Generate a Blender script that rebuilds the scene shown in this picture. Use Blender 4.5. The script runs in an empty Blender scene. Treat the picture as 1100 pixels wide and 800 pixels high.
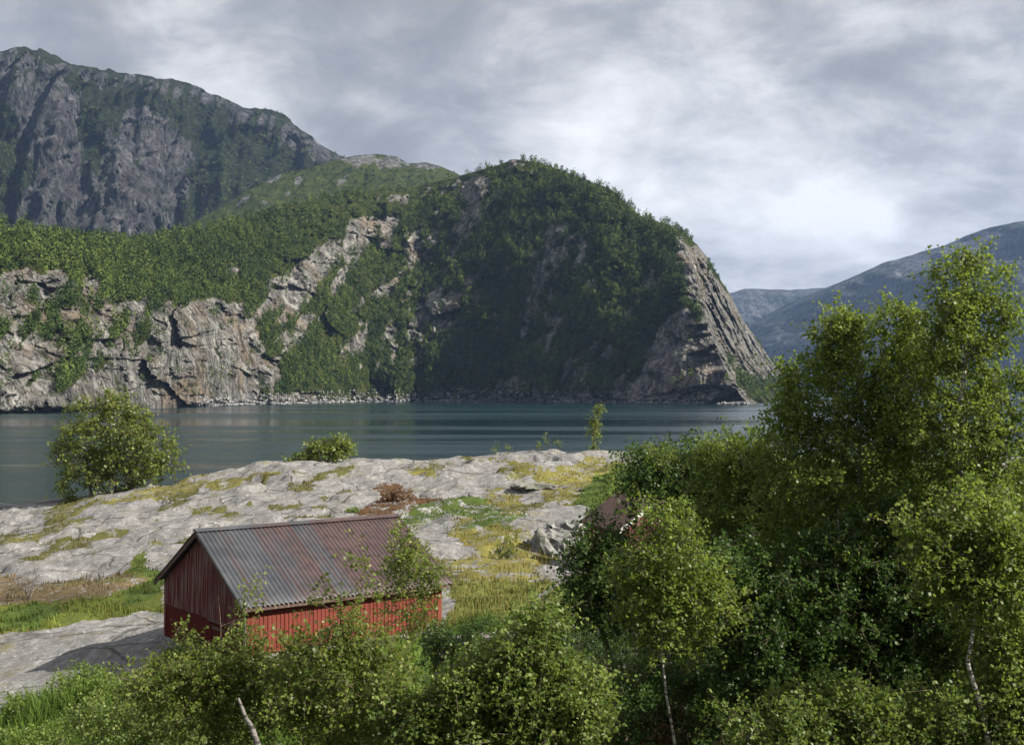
import bpy, math, random
import numpy as np
from mathutils import Vector

random.seed(7)
RNG = np.random.default_rng(7)
C = bpy.context.scene.collection
F = 1300.0          # focal length in photo pixels (1100 wide)
CX, HY = 550.0, 420.0
CAMZ = 13.0         # metres above the fjord


def P(px, py, d):
    return np.array([(px - CX) / F * d, d, CAMZ + (HY - py) / F * d])


# ---------------------------------------------------------------- noise
def _hash(ix, iy, iz, seed):
    n = (ix.astype(np.int64) * 374761393 + iy.astype(np.int64) * 668265263 + iz.astype(np.int64) * 2147483647 + seed * 974634777) & 0xFFFFFFFF
    n = ((n ^ (n >> 13)) * 1274126177) & 0xFFFFFFFF
    n = (n ^ (n >> 16)) & 0xFFFFFFFF
    return n.astype(np.float64) / 4294967295.0


def vnoise(x, y, z=None, seed=0):
    x = np.asarray(x, float); y = np.asarray(y, float)
    z = np.zeros_like(x) if z is None else np.asarray(z, float)
    ix, iy, iz = np.floor(x), np.floor(y), np.floor(z)
    fx, fy, fz = x - ix, y - iy, z - iz
    fx = fx * fx * (3 - 2 * fx); fy = fy * fy * (3 - 2 * fy); fz = fz * fz * (3 - 2 * fz)
    r = 0
    for a in (0, 1):
        for b in (0, 1):
            for c in (0, 1):
                w = (fx if a else 1 - fx) * (fy if b else 1 - fy) * (fz if c else 1 - fz)
                r = r + w * _hash(ix + a, iy + b, iz + c, seed)
    return r * 2 - 1


def fbm(x, y, z=None, oct=5, seed=0, gain=.5, lac=2.03):
    a, s, t = 1.0, 0.0, 0.0
    x = np.asarray(x, float); y = np.asarray(y, float)
    z = np.zeros_like(x) if z is None else z
    for i in range(oct):
        s = s + a * vnoise(x, y, z, seed + i * 17); t += a
        a *= gain; x = x * lac + 5.3; y = y * lac + 9.1; z = z * lac + 2.7
    return s / t


def ridged(x, y, z=None, oct=4, seed=0):
    a, s, t = 1.0, 0.0, 0.0
    x = np.asarray(x, float); y = np.asarray(y, float)
    z = np.zeros_like(x) if z is None else z
    for i in range(oct):
        s = s + a * (1 - np.abs(vnoise(x, y, z, seed + i * 31))); t += a
        a *= .5; x = x * 2.1 + 1.3; y = y * 2.1 + 4.1; z = z * 2.1
    return s / t


def sstep(a, b, x):
    t = np.clip((x - a) / (b - a), 0, 1)
    return t * t * (3 - 2 * t)


def inpoly(px, py, poly):
    px = np.asarray(px); py = np.asarray(py)
    r = np.zeros(px.shape, bool)
    n = len(poly)
    for i in range(n):
        x1, y1 = poly[i]; x2, y2 = poly[(i + 1) % n]
        if y1 == y2:
            continue
        c = ((y1 > py) != (y2 > py)) & (px < (x2 - x1) * (py - y1) / (y2 - y1) + x1)
        r ^= c
    return r


# ---------------------------------------------------------------- mesh / object helpers
def mesh_np(name, verts, faces, mat=None, smooth=False, attrs=None, parent=None, mats=None, matidx=None):
    """faces: int array n x k (k = 3 or 4)."""
    verts = np.asarray(verts, np.float32); faces = np.asarray(faces, np.int32)
    me = bpy.data.meshes.new(name)
    nv, (nf, k) = len(verts), faces.shape
    me.vertices.add(nv); me.vertices.foreach_set('co', verts.ravel())
    me.loops.add(nf * k); me.loops.foreach_set('vertex_index', faces.ravel())
    me.polygons.add(nf)
    me.polygons.foreach_set('loop_start', np.arange(nf, dtype=np.int32) * k)
    me.polygons.foreach_set('loop_total', np.full(nf, k, np.int32))
    me.polygons.foreach_set('use_smooth', np.full(nf, smooth, bool))
    for nm, (dom, typ, data) in (attrs or {}).items():
        a = me.attributes.new(nm, typ, dom)
        if typ == 'FLOAT':
            a.data.foreach_set('value', np.asarray(data, np.float32).ravel())
        else:
            a.data.foreach_set('color', np.asarray(data, np.float32).ravel())
    me.update(calc_edges=True)
    if mat:
        me.materials.append(mat)
    for m in (mats or []):
        me.materials.append(m)
    if matidx is not None:
        me.polygons.foreach_set('material_index', np.asarray(matidx, np.int32))
    o = bpy.data.objects.new(name, me); C.objects.link(o)
    if parent:
        o.parent = parent
    return o


def tag(o, label, cat=None, group=None, kind=None):
    o['label'] = label
    if cat: o['category'] = cat
    if group: o['group'] = group
    if kind: o['kind'] = kind
    return o


def empty(name, loc, rz=0.0):
    o = bpy.data.objects.new(name, None); C.objects.link(o)
    o.empty_display_size = .2
    o.location = [float(v) for v in loc]; o.rotation_euler = (0, 0, rz)
    return o


class MB:
    def __init__(self):
        self.v = []; self.f = []; self.n = 0

    def quadbox(self, p):
        """8 corners: bottom 4 ccw then top 4."""
        b = self.n
        self.v += [tuple(map(float, q)) for q in p]; self.n += 8
        for f in ((0, 3, 2, 1), (4, 5, 6, 7), (0, 1, 5, 4), (1, 2, 6, 5), (2, 3, 7, 6), (3, 0, 4, 7)):
            self.f.append(tuple(b + i for i in f))

    def box(self, x0, x1, y0, y1, z0, z1):
        self.quadbox([(x0, y0, z0), (x1, y0, z0), (x1, y1, z0), (x0, y1, z0),
                      (x0, y0, z1), (x1, y0, z1), (x1, y1, z1), (x0, y1, z1)])

    def beam(self, a, b, w, h, up=(0, 0, 1)):
        a = Vector(a); b = Vector(b); d = (b - a).normalized(); up = Vector(up)
        s = d.cross(up).normalized(); u = s.cross(d).normalized()
        q = []
        for p in (a, b):
            q += [p - s * w / 2 - u * h / 2, p + s * w / 2 - u * h / 2, p + s * w / 2 + u * h / 2, p - s * w / 2 + u * h / 2]
        self.quadbox(q)

    def build(self, name, mat, parent=None, smooth=False):
        me = bpy.data.meshes.new(name)
        me.from_pydata(self.v, [], self.f)
        me.update()
        if smooth:
            me.polygons.foreach_set('use_smooth', [True] * len(me.polygons))
        me.materials.append(mat)
        o = bpy.data.objects.new(name, me); C.objects.link(o)
        if parent: o.parent = parent
        return o


# ---------------------------------------------------------------- material helper
class NT:
    def __init__(self, name, world=False):
        if world:
            self.m = bpy.data.worlds.new(name)
        else:
            self.m = bpy.data.materials.new(name)
        self.m.use_nodes = True
        self.t = self.m.node_tree
        self.t.nodes.clear()

    def n(self, typ, props=None, **ins):
        nd = self.t.nodes.new(typ)
        for k, v in (props or {}).items():
            setattr(nd, k, v)
        for k, v in ins.items():
            key = k.replace('_', ' ')
            s = nd.inputs[int(k[1:])] if (k[0] == 'i' and k[1:].isdigit()) else nd.inputs[key]
            if isinstance(v, bpy.types.NodeSocket):
                self.t.links.new(v, s)
            else:
                s.default_value = v
        return nd

    def noise(self, vec, scale, detail=5, rough=.55, dist=0.0):
        return self.n('ShaderNodeTexNoise', Vector=vec, Scale=scale, Detail=detail, Roughness=rough, Distortion=dist).outputs['Fac']

    def mapp(self, vec, scale=(1, 1, 1), rot=(0, 0, 0), loc=(0, 0, 0)):
        return self.n('ShaderNodeMapping', Vector=vec, Scale=scale, Rotation=rot, Location=loc).outputs[0]

    def ramp(self, fac, stops, interp='LINEAR'):
        nd = self.n('ShaderNodeValToRGB', Fac=fac)
        cr = nd.color_ramp; cr.interpolation = interp
        while len(cr.elements) < len(stops):
            cr.elements.new(.5)
        for e, (p, c) in zip(cr.elements, stops):
            e.position = p
            e.color = (*c, 1) if isinstance(c, tuple) else (c, c, c, 1)
        return nd.outputs[0]

    def mix(self, fac, a, b, mode='MIX'):
        nd = self.n('ShaderNodeMix', {'data_type': 'RGBA', 'blend_type': mode})
        for i, v in ((0, fac), (6, a), (7, b)):
            if isinstance(v, bpy.types.NodeSocket):
                self.t.links.new(v, nd.inputs[i])
            else:
                nd.inputs[i].default_value = (*v, 1) if isinstance(v, tuple) and len(v) == 3 else v
        return nd.outputs[2]

    def math(self, op, a, b=0.0, c=None, clamp=False):
        nd = self.n('ShaderNodeMath', {'operation': op, 'use_clamp': clamp}, i0=a, i1=b)
        if c is not None:
            if isinstance(c, bpy.types.NodeSocket): self.t.links.new(c, nd.inputs[2])
            else: nd.inputs[2].default_value = c
        return nd.outputs[0]

    def obj(self):
        return self.n('ShaderNodeTexCoord').outputs['Object']

    def pos(self):
        return self.n('ShaderNodeNewGeometry').outputs['Position']

    def attr(self, name, out='Fac'):
        return self.n('ShaderNodeAttribute', {'attribute_name': name}).outputs[out]

    def bump(self, h, strength=.5, dist=1.0):
        return self.n('ShaderNodeBump', Height=h, Strength=strength, Distance=dist).outputs[0]

    def bsdf(self, col, rough=.8, normal=None, spec=.3, **kw):
        b = self.n('ShaderNodeBsdfPrincipled')
        for k, v in {'Base Color': col, 'Roughness': rough, 'Specular IOR Level': spec, **kw}.items():
            if isinstance(v, bpy.types.NodeSocket):
                self.t.links.new(v, b.inputs[k])
            else:
                b.inputs[k].default_value = (*v, 1) if isinstance(v, tuple) and len(v) == 3 else v
        if normal is not None:
            self.t.links.new(normal, b.inputs['Normal'])
        return b.outputs[0]

    def out(self, sh, vol=None):
        o = self.n('ShaderNodeOutputMaterial')
        if sh is not None: self.t.links.new(sh, o.inputs['Surface'])
        if vol is not None: self.t.links.new(vol, o.inputs['Volume'])
        return self.m


# ---------------------------------------------------------------- materials
def mat_near_ground():
    k = NT('ground_rock_and_turf'); p = k.pos()
    # pale glaciated gneiss
    big = k.noise(p, .12, 5, .6)
    med = k.noise(k.mapp(p, (1, .45, 1), (0, 0, .5)), 1.1, 10, .82)
    fine = k.noise(p, 4.0, 9, .85)
    col = k.ramp(med, [(.28, (.12, .115, .11)), (.44, (.255, .245, .235)), (.56, (.35, .34, .33)), (.72, (.50, .49, .47))])
    col = k.mix(k.ramp(fine, [(.40, 0.0), (.58, 1.0)]), k.mix(.6, col, (.09, .088, .085)), col)
    sp_ = k.noise(k.mapp(p, (1, .7, 1), loc=(3, 3, 8)), 1.9, 10, .9)
    col = k.mix(k.ramp(sp_, [(.40, .75), (.47, 0.0)]), col, (.10, .095, .085))
    col = k.mix(k.ramp(sp_, [(.57, 0.0), (.66, .7)]), col, (.50, .49, .47))
    # lichen and damp stains
    col = k.mix(k.ramp(k.noise(p, .55, 7, .75), [(.54, 0.0), (.66, .75)]), col, (.185, .165, .07))
    col = k.mix(k.ramp(k.noise(k.mapp(p, (1, .5, 1), loc=(31, 7, 3)), .8, 7, .7), [(.56, 0.0), (.68, .8)]), col, (.085, .083, .08))
    col = k.mix(k.ramp(k.noise(k.mapp(p, loc=(11, 7, 3)), 2.2, 6, .7), [(.6, 0.0), (.68, .7)]), col, (.62, .60, .57))
    # joints in the rock
    v = k.n('ShaderNodeTexVoronoi', {'feature': 'DISTANCE_TO_EDGE'}, Vector=k.mix(.12, k.mapp(p, (.16, .34, .3), (0, 0, .6)), k.n('ShaderNodeTexNoise', Vector=p, Scale=.6, Detail=4.0).outputs['Color']), Scale=1.0).outputs['Distance']
    crack = k.ramp(v, [(0.0, 1.0), (.018, 0.0)])
    col = k.mix(k.math('MULTIPLY', crack, .8), col, (.05, .047, .04))
    col = k.mix(1.0, col, (.84, .84, .84), 'MULTIPLY')
    # turf
    tcol = k.attr('gcol', 'Color')
    tn = k.noise(p, 2.5, 6, .7)
    turf = k.mix(k.ramp(tn, [(.3, 0.0), (.7, 1.0)]), k.mix(.6, tcol, (.03, .035, .012)), tcol)
    m = k.attr('turf')
    mm = k.math('ADD', m, k.math('MULTIPLY', k.math('SUBTRACT', k.noise(p, 1.1, 8, .8), .5), 1.7))
    mm = k.ramp(mm, [(.46, 0.0), (.54, 1.0)])
    col = k.mix(mm, col, turf)
    h = k.math('ADD', k.math('MULTIPLY', med, .7), k.math('MULTIPLY', fine, .4))
    h = k.math('SUBTRACT', h, k.math('MULTIPLY', crack, .25))
    return k.out(k.bsdf(col, .92, k.bump(h, .55, .4), .15))


def mat_far_rock(name, scale, cols, veg, haze_tint=0):
    """Hillside: rock where the attribute says so, heath and soil elsewhere."""
    k = NT(name); p = k.pos()
    s = scale
    streak = k.noise(k.mapp(p, (1, 1, .32), (0, .25, .3)), .055 / s, 8, .72, .6)
    blocks = k.noise(k.mapp(p, (1, 1, .8), (.3, .5, 0)), .16 / s, 7, .75)
    f = k.math('ADD', k.math('MULTIPLY', streak, .55), k.math('MULTIPLY', blocks, .45))
    col = k.ramp(f, [(.36, cols[0]), (.45, cols[1]), (.53, cols[2]), (.62, cols[3])])
    col = k.mix(k.ramp(k.noise(k.mapp(p, loc=(77, 4, 0)), .02 / s, 5, .6), [(.5, 0.0), (.66, .8)]), col, cols[4])
    cn = k.noise(k.mapp(p, (1, 1, .45), (.25, .5, .1)), .045 / s, 7, .68, .8)
    crack = k.ramp(k.math('ABSOLUTE', k.math('SUBTRACT', cn, .5)), [(0.0, 1.0), (.022, 0.0)])
    col = k.mix(k.math('MULTIPLY', crack, .65), col, (.03, .03, .028))
    gn = k.noise(p, .1 / s, 7, .75)
    g = k.ramp(gn, [(.35, veg[0]), (.52, veg[1]), (.68, veg[2])])
    led = k.noise(k.mapp(p, (1, 1, 2.2), (.5, .35, .2), (5, 9, 2)), .045 / s, 8, .72, .5)
    dk = k.ramp(k.noise(k.mapp(p, (1, 1, .25), (.1, .3, 0), (50, 0, 9)), .12 / s, 8, .8), [(.40, .8), (.50, 0.0)])
    col = k.mix(dk, col, cols[0])
    col = k.mix(k.ramp(led, [(.56, 0.0), (.61, .85)]), col, g)
    m = k.attr('rock')
    mm = k.math('ADD', m, k.math('MULTIPLY', k.math('SUBTRACT', k.noise(p, .07 / s, 8, .75), .5), 1.5))
    mm = k.ramp(mm, [(.45, 0.0), (.55, 1.0)])
    col = k.mix(mm, g, col)
    h = k.math('SUBTRACT', f, k.math('MULTIPLY', crack, .15))
    return k.out(k.bsdf(col, .95, k.bump(h, 1.0, 22 * s), .1))


def mat_leaf(name, dark, light, trans=.35, yellow=None):
    k = NT(name)
    t = k.attr('tint')
    col = k.ramp(t, [(0.0, dark), (.75, light), (1.0, yellow or light)])
    big = k.noise(k.pos(), 1.3, 3, .5)
    col = k.mix(k.ramp(big, [(.35, .35), (.65, 0.0)]), col, dark)
    b = k.bsdf(col, .45, None, .35)
    tr = k.n('ShaderNodeBsdfTranslucent', Color=k.mix(.35, col, (light[0] * 1.7, light[1] * 1.5, light[2] * .8))).outputs[0]
    s = k.n('ShaderNodeMixShader', Fac=trans, i1=b, i2=tr).outputs[0]
    return k.out(s)


def mat_far_leaf(name, dark, light, sc=.03):
    k = NT(name)
    t = k.attr('tint')
    col = k.ramp(t, [(0.0, dark), (1.0, light)])
    n = k.noise(k.pos(), sc * .35, 6, .65)
    col = k.mix(k.ramp(n, [(.42, .6), (.56, 0.0)]), col, dark)
    return k.out(k.bsdf(col, .8, None, .1))


def mat_attr_blade(name):
    k = NT(name)
    col = k.attr('bcol', 'Color')
    b = k.bsdf(col, .6, None, .2)
    tr = k.n('ShaderNodeBsdfTranslucent', Color=col).outputs[0]
    return k.out(k.n('ShaderNodeMixShader', Fac=.35, i1=b, i2=tr).outputs[0])


def mat_bark(name, a, b, marks=True):
    k = NT(name); p = k.pos()
    n = k.noise(k.mapp(p, (6, 6, 30)), 1.0, 4, .6)
    f = k.ramp(n, [(.5, 0.0), (.56, 1.0)])
    col = k.mix(f, a, b)
    return k.out(k.bsdf(col, .85, k.bump(n, .4, .02), .15))


def mat_boards(name, main, worn, dark, amount=(.5, .7)):
    """Painted vertical boards: object X/Y across, Z up; paint flakes off in long strips."""
    k = NT(name); p = k.obj()
    b = k.attr('board')
    str_ = k.noise(k.n('ShaderNodeVectorMath', {'operation': 'ADD'}, i0=k.mapp(p, (14, 14, .7)), i1=k.n('ShaderNodeCombineXYZ', Z=k.math('MULTIPLY', b, 37.0)).outputs[0]).outputs[0], 1.0, 6, .7)
    col = k.mix(k.ramp(str_, [(amount[0], 0.0), (amount[1], 1.0)]), main, worn)
    col = k.mix(k.math('MULTIPLY', b, .45), col, dark)
    return k.out(k.bsdf(col, .8, k.bump(str_, .3, .02), .15))


M = {}
M['ground'] = mat_near_ground()
M['hill'] = mat_far_rock('cliff_rock', 1.0,
                         [(.05, .048, .045), (.19, .18, .165), (.36, .345, .315), (.64, .61, .55), (.29, .22, .15)],
                         [(.02, .032, .008), (.06, .075, .016), (.14, .14, .035)])
M['mountain'] = mat_far_rock('mountain_rock', 2.2,
                             [(.022, .022, .026), (.06, .06, .065), (.13, .127, .13), (.25, .24, .24), (.075, .07, .065)],
                             [(.014, .02, .009), (.028, .038, .015), (.06, .066, .026)])
M['shoulder'] = mat_far_rock('upland_rock', 1.6,
                         [(.05, .05, .05), (.13, .13, .13), (.22, .22, .215), (.36, .355, .34), (.17, .16, .13)],
                         [(.028, .042, .012), (.065, .085, .02), (.12, .135, .035)])
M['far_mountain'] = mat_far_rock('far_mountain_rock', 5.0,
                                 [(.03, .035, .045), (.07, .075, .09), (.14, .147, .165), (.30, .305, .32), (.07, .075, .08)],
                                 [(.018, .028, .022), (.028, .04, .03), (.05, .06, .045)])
M['birch_leaf'] = mat_leaf('birch_leaf', (.042, .078, .015), (.20, .28, .05), .54, (.29, .33, .075))
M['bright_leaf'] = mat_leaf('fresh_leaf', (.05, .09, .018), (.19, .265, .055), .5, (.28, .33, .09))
M['shade_leaf'] = mat_leaf('shade_leaf', (.02, .045, .011), (.08, .15, .03), .42, (.12, .17, .035))  # darker copy of the leaf green, shade of thicket and hollow in its colour
M['olive_leaf'] = mat_leaf('olive_leaf', (.05, .08, .016), (.195, .255, .05), .52, (.32, .32, .09))
M['rust_leaf'] = mat_leaf('rust_leaf', (.06, .03, .015), (.16, .08, .03), .3, (.2, .12, .04))
M['forest_leaf'] = mat_far_leaf('forest_leaf', (.018, .040, .012), (.13, .165, .034))
M['shoulder_leaf'] = mat_far_leaf('upland_leaf', (.02, .036, .011), (.09, .12, .03), .012)
M['blade'] = mat_attr_blade('grass_blade')
M['bark_white'] = mat_bark('birch_bark', (.42, .38, .34), (.08, .07, .06))
M['bark_brown'] = mat_bark('brown_bark', (.13, .10, .075), (.05, .04, .03))
M['bark_grey'] = mat_bark('dead_wood', (.17, .155, .14), (.05, .045, .04))


# ---------------------------------------------------------------- camera, light, sky
sc = bpy.context.scene
cam = bpy.data.cameras.new('camera'); co = bpy.data.objects.new('camera', cam); C.objects.link(co)
cam.sensor_width = 36; cam.lens = F / 1100 * 36
cam.clip_start = .1; cam.clip_end = 40000
co.location = (0, 0, CAMZ)
co.rotation_euler = (math.radians(90) + math.atan(20 / F), 0, 0)
sc.camera = co

SUN = Vector((.80, -.30, 0)).normalized() * math.cos(math.radians(37)); SUN.z = math.sin(math.radians(37))
sl = bpy.data.lights.new('sun', 'SUN'); so = bpy.data.objects.new('sun', sl); C.objects.link(so)
sl.energy = 5.0; sl.angle = math.radians(.6); sl.color = (1, .94, .84)
so.rotation_euler = (-SUN).to_track_quat('-Z', 'Y').to_euler()
so.location = (50, 0, 60)

k = NT('World', world=True)
sc.world = k.m
sky = k.n('ShaderNodeTexSky', {'sky_type': 'NISHITA', 'sun_disc': False, 'sun_elevation': math.radians(37),
                              'sun_rotation': math.atan2(SUN.x, SUN.y)})
d = k.n('ShaderNodeTexCoord').outputs['Generated']
sx = k.n('ShaderNodeSeparateXYZ', Vector=d).outputs
zz = k.math('ADD', k.math('MAXIMUM', sx[2], 0.0), .42)
pc = k.n('ShaderNodeCombineXYZ', X=k.math('DIVIDE', sx[0], zz), Y=k.math('DIVIDE', sx[1], zz), Z=0.0).outputs[0]
n1 = k.noise(k.mapp(pc, (1.0, 1.1, 1), loc=(3.1, 1.7, 0)), 2.3, 10, .56, .2)
n2 = k.noise(k.mapp(pc, (1, 1, 1), loc=(9.3, 4.2, 0)), 5.5, 12, .62, .3)


def blob(px, py, r, w):
    v = Vector(((px - CX) / F, 1, (HY - py) / F)).normalized()
    dd = k.n('ShaderNodeVectorMath', {'operation': 'DISTANCE'}, i0=d, i1=tuple(v)).outputs['Value']
    return k.math('MULTIPLY', k.ramp(k.math('DIVIDE', dd, r), [(0.0, 1.0), (.5, .5), (1.0, 0.0)], 'EASE'), w)


f = k.math('ADD', -.05, k.math('ADD', k.math('MULTIPLY', n1, .66), k.math('MULTIPLY', n2, .44)))
for b in ((720, 170, .36, .07), (230, 45, .10, .08), (480, 90, .16, -.10), (90, 30, .16, -.03), (370, 140, .08, -.10),
          (820, 30, .20, -.07), (1010, 130, .22, .05), (1080, 190, .12, -.06), (760, 240, .18, .05), (900, 270, .12, -.03)):
    f = k.math('ADD', f, blob(*b))
cloud = k.ramp(f, [(.36, (.155, .158, .170)), (.43, (.195, .198, .210)), (.48, (.245, .248, .260)), (.52, (.31, .312, .322)), (.57, (.385, .386, .394)), (.66, (.52, .52, .525))])
cover = k.ramp(n2, [(.2, .86), (.5, 1.0)])
skyc = k.mix(1.0, sky.outputs[0], (.07, .07, .07), 'MULTIPLY')
wc = k.mix(cover, skyc, cloud)
bg = k.n('ShaderNodeBackground', Color=wc, Strength=1.0)
wo = k.n('ShaderNodeOutputWorld', Surface=bg.outputs[0])

sc.view_settings.view_transform = 'Standard'
sc.view_settings.look = 'None'
sc.view_settings.exposure = 1.05
sc.view_settings.gamma = 1.0
sc.cycles.max_bounces = 6
sc.cycles.transparent_max_bounces = 8
sc.cycles.use_denoising = True

# ---------------------------------------------------------------- water
k = NT('fjord_water'); p = k.pos()
band = k.math('ADD', k.math('MULTIPLY', k.noise(k.mapp(p, (.0016, .011, 1)), 1.0, 5, .6, .4), .65), k.math('MULTIPLY', k.noise(k.mapp(p, (.009, .06, 1)), 1.0, 6, .7, .5), .35))
w1 = k.noise(k.mapp(p, (.5, 1.0, 1)), .9, 6, .65)
w2 = k.noise(k.mapp(p, (.5, 1.0, 1), (0, 0, .3)), .11, 5, .6)
hh = k.math('ADD', k.math('MULTIPLY', w1, .35), k.math('MULTIPLY', w2, 1.0))
calm = k.ramp(band, [(.42, .35), (.56, 1.6)])
nb = k.n('ShaderNodeBump', Height=hh, Strength=k.math('MULTIPLY', calm, .55), Distance=.5).outputs[0]
rough = k.ramp(band, [(.42, .06), (.56, .26)])
mat_w = k.out(k.bsdf((.004, .020, .025), rough, nb, .30, IOR=1.333))
S = 12000
water = mesh_np('water', [(-S, -S, 0), (S, -S, 0), (S, S, 0), (-S, S, 0)], [(0, 1, 2, 3)], mat_w)
tag(water, 'dark teal fjord water with pale wind streaks', kind='structure')


# ---------------------------------------------------------------- far hills
def interp(x, pts):
    a = np.array(pts, float)
    return np.interp(x, a[:, 0], a[:, 1])


def cells(x, y, seed=0):
    """a random number for the nearest of scattered points: blocks with sharp edges"""
    ix, iy = np.floor(x), np.floor(y)
    best = np.full(x.shape, 9.0); val = np.zeros(x.shape)
    for a in (-1, 0, 1):
        for b in (-1, 0, 1):
            cx_, cy_ = ix + a, iy + b
            px_ = cx_ + _hash(cx_, cy_, cx_ * 0, seed); py_ = cy_ + _hash(cx_, cy_, cx_ * 0, seed + 1)
            d_ = (px_ - x) ** 2 + (py_ - y) ** 2
            m_ = d_ < best
            best = np.where(m_, d_, best); val = np.where(m_, _hash(cx_, cy_, cx_ * 0, seed + 2) + .35 * ((x - px_) * (_hash(cx_, cy_, cx_ * 0, seed + 3) - .5) + (y - py_) * (_hash(cx_, cy_, cx_ * 0, seed + 4) - .5)) * 4, val)
    return val - .5


def paint(px, py, polys, ells):
    m = np.zeros(px.shape)
    for po in polys:
        m = np.maximum(m, inpoly(px, py, po).astype(float))
    for (cx, cy, rx, ry, an, w) in ells:
        ca, sa = math.cos(math.radians(an)), math.sin(math.radians(an))
        dx, dy = px - cx, py - cy
        q = ((dx * ca + dy * sa) / rx) ** 2 + ((-dx * sa + dy * ca) / ry) ** 2
        m = np.maximum(m, w * sstep(1.5, .5, q))
    return m


class Hill:
    """A hillside swept over compass directions: foot on the shore, crest on the skyline, real depth and a back slope."""
    def __init__(self, name, u0, u1, du, rows, sil, foot, setback, prof, disp, mat, polys, ells, label, kink=None, footz=-2.0, warp=9.0, seed=1, base_rock=0.0, streak=0.0, weak=(), smooth=True):
        u = np.arange(u0, u1 + .01, du); nu = len(u)
        t = np.linspace(0, 1, rows); nb_ = 16
        U, T = np.meshgrid(u, t)
        D0 = foot(U, T)
        ys = interp(U, sil)
        Dc = D0 + setback(U)
        Zc = CAMZ + (HY - ys) / F * Dc
        Zc = np.maximum(Zc, footz + .5)
        Z = footz + (Zc - footz) * T
        D = D0 + (Dc - D0) * prof(T)
        X = (U - CX) / F * D
        dd = disp(X, D, Z, U, T)
        edge = sstep(0, .04, T) * sstep(1.0, .9, T)
        D = D + dd * (.35 + .65 * edge)
        # small vertical roughness, keeps the skyline uneven
        Z = Z + fbm(X / 30, D / 30, seed=seed + 5) * 3.0 * T * (Zc > 3)
        X = (U - CX) / F * D
        self.U, self.T, self.D, self.X, self.Z = U, T, D, X, Z
        self.PY = HY - (Z - CAMZ) / D * F
        wx = U + warp * fbm(U / 14, self.PY / 14, seed=seed + 1, oct=4)
        wy = self.PY + warp * fbm(U / 14, self.PY / 14, seed=seed + 2, oct=4)
        rock = paint(wx, wy, polys, ells)
        for po_, w_ in weak:
            rock = np.maximum(rock, inpoly(wx, wy, po_) * w_)
        for _ in range(5):
            rp = np.pad(rock, 1, mode='edge')
            rock = (rp[:-2, 1:-1] + rp[2:, 1:-1] + rp[1:-1, :-2] + rp[1:-1, 2:] + rock) / 5
        rn_ = fbm((U + .8 * self.PY) / 9, (self.PY - .5 * U) / 26, seed=seed + 3, oct=5) * .75 + fbm(U / 4, self.PY / 4, seed=seed + 4, oct=3) * .35
        rn_ = rn_ * (1 - streak * .5) + streak * fbm((U + .25 * self.PY) / 4.5, self.PY / 45, seed=seed + 9, oct=5) * 1.5
        rock = sstep(.36, .62, rock * 1.02 + rn_ * np.clip(rock * 4 + .25, .25, 1))
        rock = np.maximum(rock, base_rock)
        self.rock = rock
        # back slope
        V = [np.stack([X, D, Z], -1)]
        R = [rock]
        for j in range(1, nb_ + 1):
            q = j / nb_
            Db = D[-1] + q * (setback(u) * 1.2 + 100)
            Zb = Z[-1] * (1 - q) ** 1.3 + footz * (1 - (1 - q) ** 1.3)
            Xb = (u - CX) / F * D[-1] * (1 + .0 * q)
            V.append(np.stack([Xb, Db, Zb], -1)[None]); R.append(np.zeros((1, nu)))
        V = np.concatenate(V, 0); R = np.concatenate(R, 0)
        nr = V.shape[0]
        i = np.arange(nr - 1)[:, None] * nu + np.arange(nu - 1)[None]
        faces = np.stack([i, i + 1, i + nu + 1, i + nu], -1).reshape(-1, 4)
        o = mesh_np(name, V.reshape(-1, 3), faces, mat, smooth, {'rock': ('POINT', 'FLOAT', R.ravel())})
        tag(o, label, kind='structure')
        self.obj = o

    def sample(self, n, dens=None, rng=RNG):
        """random points roughly even over the visible hillside"""
        U, PY = self.U, self.PY
        a = np.abs((PY[:-1, :-1] - PY[1:, :-1])) * (U[0, 1] - U[0, 0]) + .15
        rk = self.rock[:-1, :-1]
        w = a * (1 - rk) if dens is None else a * dens(U[:-1, :-1], PY[:-1, :-1], rk, self.T[:-1, :-1])
        w = np.maximum(w, 0).ravel(); w /= w.sum()
        c = rng.choice(len(w), n, p=w)
        r, q = np.divmod(c, U.shape[1] - 1)
        fr, fq = rng.random(n), rng.random(n)
        out = []
        for A in (self.X, self.D, self.Z):
            out.append(A[r, q] * (1 - fr) * (1 - fq) + A[r + 1, q] * fr * (1 - fq) + A[r, q + 1] * (1 - fr) * fq + A[r + 1, q + 1] * fr * fq)
        return np.stack(out, -1)


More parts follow.
